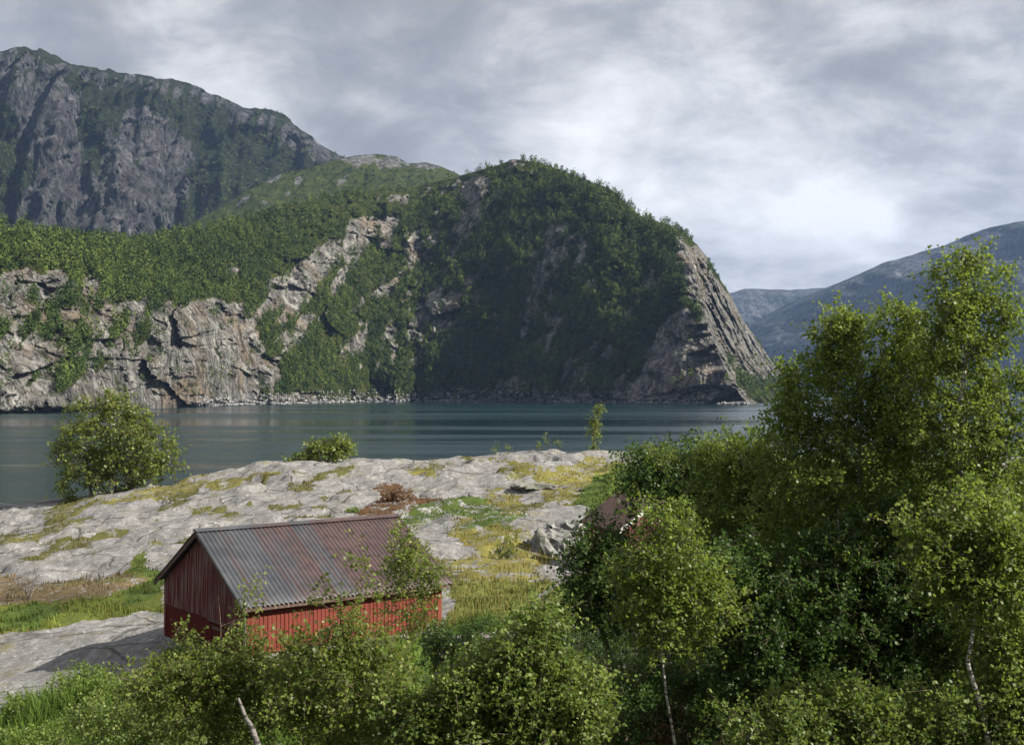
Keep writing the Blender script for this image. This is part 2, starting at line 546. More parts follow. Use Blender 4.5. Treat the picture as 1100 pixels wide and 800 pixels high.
def crowns(name, pts, h, wd, ntri, ts, mat, label, conic=.3, seed=3):
    """far woods: every crown a cloud of leaf clumps round its stem"""
    rng = np.random.default_rng(seed)
    n = len(pts)
    hh = h * (.6 + .7 * rng.random(n)); ww = wd * (.7 + .6 * rng.random(n))
    v = rng.normal(size=(n, ntri, 3)); v /= np.linalg.norm(v, axis=-1, keepdims=True)
    v *= (rng.random((n, ntri, 1)) ** .35)
    zf = (v[..., 2] * .5 + .5)
    taper = 1 - conic * zf * 1.2
    c = np.empty_like(v)
    c[..., 0] = v[..., 0] * ww[:, None] * .5 * taper
    c[..., 1] = v[..., 1] * ww[:, None] * .5 * taper
    c[..., 2] = (.08 + .92 * zf) * hh[:, None]
    c += pts[:, None, :]
    c = c.reshape(-1, 3); m = len(c)
    tri = rng.normal(size=(m, 3, 3)) * ts * .62
    outn = v.reshape(-1, 3)
    V = (c[:, None, :] + tri).reshape(-1, 3)
    Fc = np.arange(m * 3).reshape(-1, 3)
    tint = np.repeat(rng.random(n) ** 1.3, ntri) * .8 + .2 * rng.random(m)
    o = mesh_np(name, V, Fc, mat, False, {'tint': ('FACE', 'FLOAT', tint)})
    return tag(o, label, kind='stuff')


# headland across the fjord
SIL = [(-260, 250), (-120, 240), (0, 246), (30, 245), (60, 254), (100, 258), (150, 257), (205, 248), (250, 238), (300, 224), (345, 212), (400, 204),
       (440, 200), (490, 190), (520, 181), (550, 172), (575, 173), (600, 182), (625, 191), (640, 197), (660, 207), (668, 216), (690, 234), (715, 241),
       (735, 248), (750, 264), (765, 282), (772, 297), (785, 317), (800, 347), (815, 366), (828, 386), (840, 403), (858, 428), (880, 429)]


def foot_head(U, T):
    base = interp(U, [(-260, 700), (0, 725), (75, 790), (160, 930), (254, 1100), (330, 1240), (400, 1420), (450, 1440), (600, 1330), (740, 1190), (800, 1150)])
    kk = interp(T.ravel(), [(0, 802), (.3, 780), (.5, 762), (.7, 750), (.9, 738), (1.0, 700)]).reshape(T.shape)
    return base + np.maximum(U - kk, 0) * 9.5


def set_head(U):
    return interp(U, [(-260, 260), (0, 260), (150, 260), (300, 300), (450, 330), (560, 250), (700, 170), (760, 110), (830, 60), (880, 40)])


def disp_head(X, Y, Z, U, T):
    a = fbm(X / 120, Z / 90, Y / 200, oct=5, seed=11) * 45
    b = ridged((X + Z * .55) / 55, Z / 160, Y / 300, seed=14) * 26
    c = fbm(X / 16, Z / 12, Y / 20, oct=4, seed=18) * 16
    s = interp(U, [(300, 1), (420, .8), (700, .6), (760, .35), (880, .2)])
    xs = X + .55 * Z + fbm(X / 20, Z / 20, seed=19) * 8; zs = Z - .5 * X + fbm(X / 20, Z / 20, seed=20) * 8
    e = cells(xs / 30, zs / 48, 301) * 17 + cells(xs / 11, zs / 15, 311) * 8 + cells(xs / 4.5, zs / 6, 321) * 3.5
    r_ = sstep(732, 758, U) * sstep(880, 845, U)
    e2 = cells(Y / 75 + Z / 60, Z / 42, 331) * 42 + cells(Y / 26, Z / 17, 341) * 26 + fbm(Y / 30, Z / 18, seed=343, oct=4) * 24
    return (a - b + c * .6) * s + e2 * r_ + e * np.maximum(s, .55)


POLY_H = [
    [(225, 322), (190, 330), (150, 372), (112, 405), (60, 418), (-20, 405), (-60, 445), (265, 442), (282, 400), (272, 358), (245, 332)],
    [(397, 238), (372, 250), (330, 275), (288, 300), (282, 338), (318, 332), (350, 292), (388, 266)],
    [(705, 348), (735, 330), (762, 360), (785, 395), (805, 440), (680, 440), (655, 428), (695, 400)],
    [(724, 256), (748, 262), (770, 298), (800, 345), (828, 382), (840, 404), (812, 408), (790, 396), (760, 358), (737, 312)],
    [(-260, 300), (-20, 320), (-20, 440), (-260, 445)],
]
ELL_H = [(35, 304, 45, 11, -5, 1), (10, 335, 28, 20, 0, 1), (25, 385, 40, 22, -15, .9), (110, 345, 24, 12, -20, .9), (95, 375, 30, 10, -35, .8),
         (335, 342, 20, 8, -20, .9), (292, 405, 10, 26, 10, .9), (248, 292, 8, 8, 0, .5), (285, 330, 8, 14, 0, .8),
         (512, 205, 18, 20, 10, .8), (500, 240, 12, 22, 20, .6), (440, 262, 9, 18, 10, .75), (415, 245, 12, 12, 0, .6), (598, 262, 12, 24, 15, .85),
         (575, 312, 6, 34, 12, .7), (470, 335, 26, 26, 20, .7), (505, 310, 10, 20, 0, .6), (440, 375, 22, 20, 0, .65), (382, 372, 18, 14, 0, .65), (410, 392, 14, 12, 0, .6),
         (620, 395, 14, 20, 0, .6), (640, 300, 6, 20, 10, .5), (550, 415, 16, 10, 0, .5), (700, 300, 6, 20, -20, .4), (545, 300, 5, 30, 5, .5), (530, 350, 8, 22, 5, .45),
         (430, 212, 30, 5, -8, .55), (490, 195, 30, 5, -12, .45), (560, 178, 24, 4, 0, .35), (20, 250, 30, 6, 0, .5), (300, 432, 40, 6, 0, .9)]
shore_strip = [(285, 431), (420, 429), (560, 429), (700, 428), (800, 426), (812, 440), (285, 445)]
head = Hill('hill', -260, 880, 2.2, 170, SIL, foot_head, set_head, lambda T: .42 * T + .58 * T ** 2.6, disp_head, M['hill'], POLY_H + [shore_strip], ELL_H,
            'wooded headland with pale sea cliffs across the fjord', warp=10, streak=.25, smooth=False,
            weak=[([(-80, 292), (80, 290), (130, 322), (200, 322), (275, 325), (292, 442), (-80, 445)], .52), ([(300, 300), (370, 240), (430, 225), (420, 262), (360, 310), (330, 370), (285, 380)], .5),
                  ([(470, 190), (540, 190), (530, 260), (480, 300), (455, 380), (420, 400), (370, 400), (380, 330), (440, 250)], .36), ([(560, 230), (640, 240), (620, 330), (590, 400), (560, 400)], .33), ([(620, 340), (700, 300), (720, 430), (600, 430)], .3)])


def dens_head(U, PY, rk, T):
    d_ = np.clip(1.05 - rk * 1.05, 0, 1)
    d_ = d_ * (PY < 427)
    thin = paint(U, PY, [], [(430, 212, 85, 13, -14, .8), (330, 232, 60, 7, -16, .5), (550, 180, 34, 6, 0, .6), (20, 250, 45, 5, 0, .5), (530, 422, 60, 8, 0, .85), (380, 422, 40, 8, 0, .7)])
    return d_ * (1 - thin) + .02 * (PY < 427)


pts = head.sample(11500, dens_head)
sz = np.clip(pts[:, 1] / 1300, .75, 1.2)
crowns('forest', pts + np.array([0, 0, -1.0]), 10.5, 6.8, 60, 1.05, M['forest_leaf'], 'dense birch and pine wood covering the headland', seed=5)

# shoulder behind the headland
SIL2 = [(120, 330), (170, 262), (200, 242), (230, 226), (270, 202), (300, 187), (340, 178), (365, 172), (385, 167), (405, 166), (425, 169), (438, 176), (455, 174), (470, 178), (490, 187), (520, 205), (580, 250), (640, 320)]
sh = Hill('hill', 120, 640, 3, 90, SIL2, lambda U, T: interp(U, [(120, 1900), (300, 2100), (640, 2300)]), lambda U: 500 + 0 * U, lambda T: .6 * T + .4 * T ** 2,
          lambda X, Y, Z, U, T: fbm(X / 160, Z / 90, Y / 200, seed=41) * 60 - ridged(X / 80, Z / 120, seed=44) * 30, M['shoulder'],
          [], [(400, 172, 40, 6, 4, .95), (455, 178, 20, 4, 0, .8), (295, 190, 25, 4, -15, .7), (330, 190, 20, 5, -15, .6), (260, 215, 20, 4, -30, .5), (300, 212, 24, 3, -20, .6), (375, 190, 26, 4, -10, .5)],
          'green and rocky shoulder rising behind the headland', seed=40, warp=6)
pts = sh.sample(3200, lambda U, PY, rk, T: np.clip(1 - rk, 0, 1) * (.25 + .75 * (PY > 182)))
crowns('upland_scrub', pts, 6.5, 7.5, 22, 1.7, M['shoulder_leaf'], 'low scrub wood on the shoulder behind the headland', seed=8)

# big mountain behind on the left
SIL3 = [(-400, 120), (-200, 90), (-80, 75), (0, 60), (14, 55), (26, 55), (37, 60), (40, 57), (60, 64), (80, 73), (130, 82), (180, 90), (215, 98), (235, 105), (262, 118), (285, 121),
        (305, 127), (320, 140), (340, 155), (362, 169), (400, 185), (450, 215), (520, 270), (600, 350)]


def disp_mtn(X, Y, Z, U, T):
    g = ridged((X + Z * .12) / 110, Z / 900, Y / 3000, oct=5, seed=21) * 190
    a = fbm(X / 420, Z / 300, Y / 600, seed=22) * 200
    c = fbm(X / 40, Z / 60, seed=25, oct=4) * 35
    e = cells(X / 45 + Z / 300, Z / 150, 401) * 60 + cells(X / 18 + Z / 200, Z / 50, 411) * 22
    return (a - g + c + e)


mtn = Hill('mountain', -400, 600, 2.5, 190, SIL3, lambda U, T: interp(U, [(-400, 2600), (60, 2600), (200, 2850), (600, 3000)]), lambda U: 700 + 0 * U,
           lambda T: .35 * T + .65 * T ** 2.2, disp_mtn, M['mountain'],
           [[(28, 75), (60, 75), (80, 100), (85, 150), (95, 200), (110, 260), (0, 260), (25, 215), (38, 190), (20, 140), (5, 100)],
            [(110, 150), (150, 115), (185, 130), (205, 165), (200, 210), (170, 250), (80, 255), (85, 200)]],
           [(300, 140, 60, 12, 25, .75), (335, 160, 30, 12, 30, .75), (230, 108, 50, 8, 15, .6), (120, 84, 90, 7, 8, .55), (15, 62, 30, 10, 0, .8), (145, 130, 20, 10, 0, .9), (10, 90, 20, 30, 0, .5), (-200, 160, 150, 90, 0, .7)],
           'steep grey mountain with gullied rock faces behind the headland', seed=20, warp=12, streak=.85)
pts = mtn.sample(5000, lambda U, PY, rk, T: np.clip(1 - rk, 0, 1) * (PY > 110) * (PY < 262))
crowns('mountain_scrub', pts, 7, 10, 12, 2.6, M['shoulder_leaf'], 'dark scrub on the flank of the grey mountain', seed=9)

# far mountains over the fjord on the right
SIL5 = [(600, 330), (700, 322), (760, 320), (787, 315), (800, 311), (850, 312), (898, 309), (930, 316), (1000, 340), (1100, 370), (1200, 395)]
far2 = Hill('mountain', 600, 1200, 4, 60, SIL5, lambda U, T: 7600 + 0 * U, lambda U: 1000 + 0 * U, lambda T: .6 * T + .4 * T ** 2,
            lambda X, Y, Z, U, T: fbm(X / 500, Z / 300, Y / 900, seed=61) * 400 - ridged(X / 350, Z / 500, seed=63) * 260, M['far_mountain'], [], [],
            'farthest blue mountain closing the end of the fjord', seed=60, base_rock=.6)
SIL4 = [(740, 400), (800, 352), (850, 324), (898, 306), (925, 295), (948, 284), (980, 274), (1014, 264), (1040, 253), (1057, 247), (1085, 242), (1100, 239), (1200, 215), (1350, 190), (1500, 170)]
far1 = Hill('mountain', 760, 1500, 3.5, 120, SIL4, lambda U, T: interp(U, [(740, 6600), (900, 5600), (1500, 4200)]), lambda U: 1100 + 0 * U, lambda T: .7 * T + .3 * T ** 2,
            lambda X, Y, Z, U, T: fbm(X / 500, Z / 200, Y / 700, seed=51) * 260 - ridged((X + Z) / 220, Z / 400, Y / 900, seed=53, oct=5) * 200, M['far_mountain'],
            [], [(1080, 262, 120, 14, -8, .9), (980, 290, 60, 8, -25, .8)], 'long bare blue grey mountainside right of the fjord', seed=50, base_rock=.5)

# boulders along the far shore
rng = np.random.default_rng(31)
bv, bf = [], []
ico = [(0, 0, 1), (.9, 0, .3), (.28, .85, .35), (-.72, .53, .3), (-.72, -.53, .35), (.28, -.85, .3), (0, 0, -.5)]
icof = [(0, 1, 2), (0, 2, 3), (0, 3, 4), (0, 4, 5), (0, 5, 1), (6, 2, 1), (6, 3, 2), (6, 4, 3), (6, 5, 4), (6, 1, 5)]
ico = np.array(ico)
for i in range(2600):
    u = rng.uniform(215, 805)
    t0 = rng.random() ** 1.6
    col = int((u + 260) / 2.2); row = int(t0 * 9) + 1
    s = rng.uniform(.8, 2.6) * (1 - .4 * t0)
    c = np.array([head.X[row, col], head.D[row, col] - rng.uniform(0, 10) * (1 - t0), max(head.Z[row, col], .2)])
    a = ico * s * rng.uniform(.6, 1.3, 3) + rng.normal(size=(7, 3)) * .15 * s
    bv.append(a + c); bf += [tuple(x + 7 * i for x in q) for q in icof]
k = NT('shore_boulder'); n = k.noise(k.pos(), .25, 4, .6)
M['boulder_far'] = k.out(k.bsdf(k.ramp(n, [(.35, (.10, .10, .10)), (.6, (.28, .275, .27)), (.72, (.42, .41, .40))]), .9))
tag(mesh_np('shore_boulders', np.concatenate(bv), bf, M['boulder_far']), 'strip of pale boulders along the far shore', kind='stuff')

# ---------------------------------------------------------------- near ground
CP = []


def cp(px, py, d, z=None):
    q = P(px, py, d)
    CP.append((q[0], q[1], q[2] if z is None else z))


for a in [(0, 550, 126), (60, 541, 122), (150, 525, 118), (230, 514, 116), (300, 503, 114), (400, 499, 112), (470, 500, 110), (560, 491, 110), (670, 492, 112), (800, 495, 112), (1000, 500, 110), (1250, 500, 110),
          (0, 570, 105), (0, 600, 80), (0, 640, 62), (0, 680, 52), (0, 730, 44), (0, 800, 36),
          (-120, 600, 100), (-120, 640, 74), (-120, 700, 50), (-200, 760, 42),
          (150, 560, 95), (150, 600, 72), (150, 640, 58), (160, 690, 46), (100, 760, 38.5),
          (300, 530, 98), (300, 560, 82), (300, 600, 64), (450, 530, 94), (450, 562, 80), (450, 603, 64),
          (560, 528, 92), (600, 558, 76), (610, 588, 66), (560, 612, 60), (520, 640, 52), (480, 668, 46), (590, 655, 48), (660, 640, 50), (700, 600, 62)]:
    cp(*a)
for (px, d_, z) in [(-200, 118, -2.5), (-100, 135, -2.5), (0, 140, -2.5), (100, 140, -2), (250, 142, -1), (400, 145, -2), (560, 145, -1), (700, 150, -2), (1000, 150, -2), (1250, 150, -2), (600, 128, 4), (400, 128, 3.4), (250, 128, 2.5), (800, 128, 4),
                    (270, 40, 4.1), (350, 46, 4.3), (800, 60, 4.8), (1000, 60, 5.2), (1200, 60, 6), (800, 85, 6), (1100, 85, 6.5), (800, 44, 4.0), (1000, 40, 4.5), (1250, 40, 5.5),
                    (250, 32, 2.2), (450, 32, 2.0), (650, 32, 2.0), (900, 30, 2.6), (1150, 30, 3.4), (-200, 28, 2.8), (100, 24, 3.0), (400, 22, 2.8), (700, 22, 2.8), (1000, 22, 3.2), (1300, 22, 4)]:
    CP.append(((px - CX) / F * d_, d_, z))
for X_, Y_, z in [(-30, 12, 6), (0, 12, 6), (30, 12, 6.5), (-15, 4, 10.8), (0, 3, 11.2), (15, 4, 10.8), (-60, 8, 8), (60, 8, 9), (-70, 40, 2), (-75, 80, -1), (-75, 120, -4), (70, 60, 7), (75, 110, 5), (75, 150, -2), (-75, 155, -5)]:
    CP.append((X_, Y_, z))
CPa = np.array(CP)


def _tps(r2):
    return r2 * np.log(r2 + 1e-6) * .5


_A = CPa[:, :2] / 30.0
_n = len(_A)
_K = _tps(((_A[:, None] - _A[None]) ** 2).sum(-1)) + np.eye(_n) * .02
_Pm = np.c_[np.ones(_n), _A]
_L = np.block([[_K, _Pm], [_Pm.T, np.zeros((3, 3))]])
_W = np.linalg.solve(_L, np.r_[CPa[:, 2], 0, 0, 0])

# barn frame: corners of the eaves plane, camera-relative h = 7
h7 = 7.0
Bc = np.array([-1.245 * h7, 5.70 * h7])                # front left corner
ud = np.array([.785, .62]); ud /= np.linalg.norm(ud)    # along the ridge
vd = np.array([-ud[1], ud[0]])                          # across, away from the camera
LEN, WID = 7.7, 6.7
Cc = Bc + ud * LEN


def wall_y(X):
    # top edge of the terrace beside the barn
    return Cc[1] - .9 + (X - Cc[0]) * .20


def H(X, Y, rough=True):
    X = np.asarray(X, float); Y = np.asarray(Y, float)
    sh_ = X.shape
    x = X.ravel() / 30; y = Y.ravel() / 30
    z = _W[-3] + _W[-2] * x + _W[-1] * y
    for i in range(_n):
        z = z + _W[i] * _tps((x - _A[i, 0]) ** 2 + (y - _A[i, 1]) ** 2)
    z = z.reshape(sh_)
    if rough:
        amp = sstep(20, 60, Y)
        r1 = fbm(X / 11, Y / 8, seed=70, oct=5) * .55
        r2 = ridged((X + Y * .5) / 5, (Y - X * .3) / 3.2, seed=73, oct=4) - .6
        z = z + amp * (r1 + r2 * .75 * sstep(36, 50, Y)) + fbm(X / 2, Y / 1.6, seed=77, oct=4) * .22 * (.4 + amp)
        # ledges
        L_ = fbm((X + .6 * Y) / 9, (Y - .2 * X) / 4, seed=79, oct=3)
        z = z + sstep(.0, .06, L_) * .45 * sstep(55, 66, Y)
    # level pad round the barn
    bx = (X - Bc[0]) * ud[0] + (Y - Bc[1]) * ud[1]; by = (X - Bc[0]) * vd[0] + (Y - Bc[1]) * vd[1]
    q = np.maximum(np.maximum(-bx, bx - LEN), np.maximum(-by, by - WID))
    z = z * sstep(0, 3.5, q) + (3.75 + .06 * bx) * (1 - sstep(0, 3.5, q))
    # drop below the terrace wall
    wy = wall_y(X)
    m = sstep(Cc[0] - .6, Cc[0] + .3, X) * sstep(16, 12, X)
    low = 1.7 + .12 * np.maximum(0, 34 - Y)
    below = sstep(wy + .15, wy - .25, Y) * m * sstep(28, 33, Y)
    zt = np.where(below > 0, z * (1 - below) + np.minimum(z, low) * below, z)
    return zt


def Hs(x, y):
    return float(H(np.array([x]), np.array([y]))[0])


sp = .24
gx = np.arange(-78, 78.01, sp); gy = np.arange(-6, 155, sp)
GX, GY = np.meshgrid(gx, gy)
GZ = H(GX, GY)
GPX = CX + GX / np.maximum(GY, 1) * F
GPY = HY - (GZ - CAMZ) / np.maximum(GY, 1) * F
wf = np.clip(1.6 - np.abs(GPY - 540) / 110, .25, 1)
wx = GPX + 34 * wf * fbm(GX / 3.5, GY / 5, seed=90, oct=5); wy_ = GPY + 17 * wf * fbm(GX / 3.5, GY / 5, seed=91, oct=5)

MEADOW = (.125, .15, .028)
GREEN, YEL, OLIVE, HEATH, LUSH, DRY = (.075, .115, .022), (.19, .17, .045), (.12, .115, .035), (.12, .06, .03), (.095, .16, .025), (.15, .11, .06)
ZONES = [  # polygon in the picture's directions on the ground, vegetation colour
    ([(-300, 655), (0, 645), (60, 648), (110, 640), (172, 596), (180, 658), (100, 664), (60, 672), (0, 678), (-300, 700)], MEADOW),
    ([(-300, 612), (0, 618), (60, 625), (150, 615), (110, 640), (60, 648), (0, 646), (-300, 655)], DRY),
    ([(0, 655), (30, 645), (60, 655), (50, 672), (0, 676)], GREEN),
    ([(130, 632), (172, 600), (176, 640), (140, 648)], GREEN),
    ([(95, 540), (150, 524), (200, 515), (265, 508), (290, 508), (262, 522), (190, 532), (120, 542)], YEL),
    ([(402, 525), (420, 517), (445, 520), (475, 540), (455, 556), (398, 554)], HEATH),
    ([(425, 546), (520, 536), (562, 545), (560, 560), (440, 562)], GREEN),
    ([(515, 498), (600, 495), (700, 497), (700, 560), (640, 550), (585, 530), (540, 508)], YEL),
    ([(440, 498), (475, 500), (470, 508), (445, 507)], YEL),
    ([(500, 560), (555, 560), (580, 585), (585, 625), (500, 622)], YEL),
    ([(515, 530), (550, 530), (560, 545), (515, 545)], YEL),
    ([(380, 560), (500, 600), (500, 625), (400, 640), (350, 620)], OLIVE),
    ([(478, 622), (600, 618), (640, 640), (640, 672), (478, 674)], (.165, .175, .045)),
    ([(-300, 770), (0, 775), (30, 762), (90, 742), (150, 728), (200, 700), (290, 690), (420, 672), (480, 672), (660, 668), (760, 560), (1400, 520), (1600, 2000), (-1200, 2000)], LUSH),
    ([(640, 505), (720, 495), (1400, 500), (1400, 700), (620, 700), (620, 560)], GREEN),
    ([(40, 582), (110, 578), (110, 590), (40, 592)], OLIVE),
    ([(290, 540), (370, 545), (365, 556), (290, 556)], OLIVE),
]
SLAB = [(-60, 682), (0, 680), (100, 668), (150, 655), (185, 655), (190, 706), (130, 708), (75, 715), (25, 737), (-60, 760)]
turf = np.zeros(GX.shape); gcol = np.zeros(GX.shape + (4,)); gcol[..., 3] = 1
gcol[..., :3] = OLIVE
for poly, c in ZONES:
    mk = inpoly(wx, wy_, poly)
    turf[mk] = .57 if (c in (YEL, HEATH, OLIVE, DRY) or poly[0][0] == 425) else 1; gcol[mk, :3] = c
mk = inpoly(wx, wy_, SLAB) & (GY > 36)
turf[mk] = 0
turf[(GY < 30)] = 1; gcol[(GY < 30), :3] = (.05, .075, .02)
patch = fbm(GX / 3.5, GY / 5, seed=95, oct=5)
turf = np.maximum(turf, sstep(.17, .36, patch) * .6 * (GY > 45) * (1 - inpoly(wx, wy_, SLAB)))
yv = fbm(GX / 4, GY / 4, seed=96)[..., None]
gcol[..., :3] = np.clip(gcol[..., :3] * (1 + .45 * yv), 0.01, 1)
far_side = (GZ < .5)
turf[far_side] = 0
# soften
nxg = len(gx); nyg = len(gy)
ii = np.arange(nyg - 1)[:, None] * nxg + np.arange(nxg - 1)[None]
faces = np.stack([ii, ii + 1, ii + nxg + 1, ii + nxg], -1).reshape(-1, 4)
g = mesh_np('ground', np.stack([GX, GY, GZ], -1).reshape(-1, 3), faces, M['ground'], True,
            {'turf': ('POINT', 'FLOAT', turf.ravel()), 'gcol': ('POINT', 'FLOAT_COLOR', gcol.reshape(-1, 4))})
tag(g, 'pale bare coastal rock with turf and heather in its hollows', kind='structure')


def gsample(n, wfun, rng):
    a = np.where((GY > 22), 1.0, 0) * wfun
    a = a.ravel() / a.sum()
    c = rng.choice(len(a), n, p=a)
    x = GX.ravel()[c] + rng.uniform(-.12, .12, n); y = GY.ravel()[c] + rng.uniform(-.12, .12, n)
    return x, y, GZ.ravel()[c], gcol.reshape(-1, 4)[c], c


def blades(name, n, wfun, hgt, wd, label, seed, spread_=.35):
    rng = np.random.default_rng(seed)
    x, y, z, col, c = gsample(n, wfun, rng)
    hh = hgt * (.5 + .9 * rng.random(n)) * np.where(y > 70, .8, 1)
    hh = hh * np.clip(1 + 1.5 * fbm(x / 1.1, y / 1.1, seed=seed, oct=3), .25, 2)
    ww = wd * (.6 + .8 * rng.random(n)) * np.clip(y / 50, .8, 2)
    an = rng.uniform(0, 2 * np.pi, n); ld = rng.uniform(0, 2 * np.pi, n); lean = hh * spread_ * rng.random(n)
    b = np.stack([x, y, z - .03], -1)
    s = np.stack([np.cos(an) * ww, np.sin(an) * ww, 0 * ww], -1) * .5
    mid = b + np.stack([np.cos(ld) * lean * .35, np.sin(ld) * lean * .35, hh * .6], -1)
    tip = b + np.stack([np.cos(ld) * lean, np.sin(ld) * lean, hh], -1)
    V = np.stack([b - s, b + s, mid + s * .7, tip, mid - s * .7], 1)
    f1 = np.arange(n)[:, None] * 5
    V = V.reshape(-1, 3)
    Fc = np.concatenate([f1 + np.array([[0, 1, 2, 4]]), f1 + np.array([[4, 2, 3, 3]])], 0)
    Fq = f1 + np.array([[0, 1, 2, 4]]); Ft = f1 + np.array([[4, 2, 3]])
    # all triangles
    T_ = np.concatenate([f1 + np.array([[0, 1, 2]]), f1 + np.array([[0, 2, 4]]), Ft], 0)
    cc = col.copy(); cc[:, :3] *= (.55 + .8 * rng.random((n, 1))) * (1 + .6 * fbm(x / 1.7, y / 1.7, seed=seed + 4, oct=3))[:, None]; cc = np.clip(cc, .005, 1); cc[:, 0] *= (.85 + .4 * rng.random(n))
    cc = np.tile(cc, (3, 1))
    o = mesh_np(name, V, T_, M['blade'], False, {'bcol': ('FACE', 'FLOAT_COLOR', cc)})
    return tag(o, label, kind='stuff')


def undergrowth(name, n, wfun, mat, label, seed, ls, tl, hmax):
    rng = np.random.default_rng(seed)
    x, y, z, col, c = gsample(n, wfun, rng)
    hm = hmax * np.clip(.55 + 1.2 * fbm(x / 1.6, y / 1.6, seed=seed, oct=3), .1, 1.3)
    cent = np.stack([x, y, z + hm * rng.random(n) ** .7], -1)
    up = rng.normal(size=(n, 3)) * .5 + np.array([0, 0, .8])
    V, Fq, tint, TV, TF = leaves_mesh(cent, up, rng, 4, 7, tl, ls, .05)
    o = mesh_np(name, V, Fq, M[mat], False, {'tint': ('FACE', 'FLOAT', tint)})
    return tag(o, label, kind='stuff')


view = (GPX > -60) & (GPX < 1160) & (GPY < 860)
wt = (turf > .5) * view * (GZ > .3) / np.maximum(GY, 20) ** 1.0
blades('grass', 150000, wt * (GY > 43) * (1 + 2 * (turf > .9)), .17, .045, 'yellow green grass in the hollows of the pale rock', 101)
blades('meadow_grass', 90000, wt * (GY < 46) * (GY > 28) * ((GPY > 738) | (GPX > 400)), .5, .04, 'tall lush grass in the foreground below the barn', 102, .6)


# ---------------------------------------------------------------- trees
def leaves_mesh(cent, outv, rng, ntwig, nleaf, tl, ls, droop=.0):
    """sprays of twigs with single leaves round every cluster centre"""
    n = len(cent)
    dr = rng.normal(size=(n, ntwig, 3)) * .75 + outv[:, None, :] * .75 + np.array([0, 0, .25 - droop])
    dr /= np.linalg.norm(dr, axis=-1, keepdims=True)
    L = tl * (.45 + .8 * rng.random((n, ntwig, 1)))
    st = cent[:, None, :] + rng.normal(size=(n, ntwig, 3)) * tl * .22
    t = (np.arange(nleaf) + .6) / nleaf
    t = t[None, None, :, None] * np.ones((n, ntwig, 1, 1))
    bend = np.array([0, 0, -1.0]) * (t ** 2) * L[:, :, None] * (.18 + droop)
    pos = st[:, :, None] + dr[:, :, None] * L[:, :, None] * t + bend + rng.normal(size=(n, ntwig, nleaf, 3)) * ls * .55
    pos = pos.reshape(-1, 3); m = len(pos)
    a = rng.normal(size=(m, 3)) + np.array([0, 0, -.35]) + np.repeat(dr.reshape(-1, 3), nleaf, 0) * .5
    a /= np.linalg.norm(a, axis=1, keepdims=True)
    b = np.cross(a, rng.normal(size=(m, 3)) * .8 + np.array([0, 0, 1.0])); b /= np.linalg.norm(b, axis=1, keepdims=True) + 1e-9
    s = ls * (.65 + .6 * rng.random((m, 1)))
    V = np.stack([pos, pos + a * s * .45 + b * s * .42, pos + a * s, pos + a * s * .45 - b * s * .42], 1).reshape(-1, 3)
    Fq = np.arange(m * 4).reshape(-1, 4)
    tint = np.clip(np.repeat(rng.random(n) ** 1.2, ntwig * nleaf) * .55 + rng.random(m) * .6, 0, 1)
    # twig prisms
    e = st + dr * L + np.array([0, 0, -1.0]) * L * (.18 + droop)
    s0 = st.reshape(-1, 3); e0 = e.reshape(-1, 3)
    side = np.cross(e0 - s0, np.array([.3, .5, 1.0])); side /= np.linalg.norm(side, axis=1, keepdims=True) + 1e-9
    tw = max(.003, ls * .07)
    side2 = np.cross(e0 - s0, side); side2 /= np.linalg.norm(side2, axis=1, keepdims=True) + 1e-9
    TV = np.stack([s0 + side * tw, s0 - side * tw * .5 + side2 * tw * .87, s0 - side * tw * .5 - side2 * tw * .87,
                   e0 + side * tw * .4, e0 - side * tw * .2 + side2 * tw * .35, e0 - side * tw * .2 - side2 * tw * .35], 1).reshape(-1, 3)
    o = np.arange(len(s0))[:, None] * 6
    TF = np.concatenate([o + np.array([[0, 1, 4, 3]]), o + np.array([[1, 2, 5, 4]]), o + np.array([[2, 0, 3, 5]])], 0)
    return V, Fq, tint, TV, TF


def tubes(chains, sides=6):
    V, Fc, n = [], [], 0
    ang = np.arange(sides) / sides * 2 * np.pi
    for pts_, rad in chains:
        pts_ = np.asarray(pts_, float)
        if len(pts_) < 2: continue
        tan = np.gradient(pts_, axis=0); tan /= np.linalg.norm(tan, axis=1, keepdims=True) + 1e-9
        ref = np.array([1.0, 0.1, 0.05]) if abs(tan[0][0]) < .8 else np.array([0, 1.0, .1])
        s = np.cross(tan, ref); s /= np.linalg.norm(s, axis=1, keepdims=True) + 1e-9
        u = np.cross(tan, s)
        r = np.asarray(rad)[:, None, None]
        ring = pts_[:, None] + (np.cos(ang)[None, :, None] * s[:, None] + np.sin(ang)[None, :, None] * u[:, None]) * r
        V.append(ring.reshape(-1, 3))
        m = len(pts_)
        for i in range(m - 1):
            for j in range(sides):
                a = n + i * sides + j; b = n + i * sides + (j + 1) % sides
                Fc.append((a, b, b + sides, a + sides))
        n += m * sides
    return np.concatenate(V), np.array(Fc)


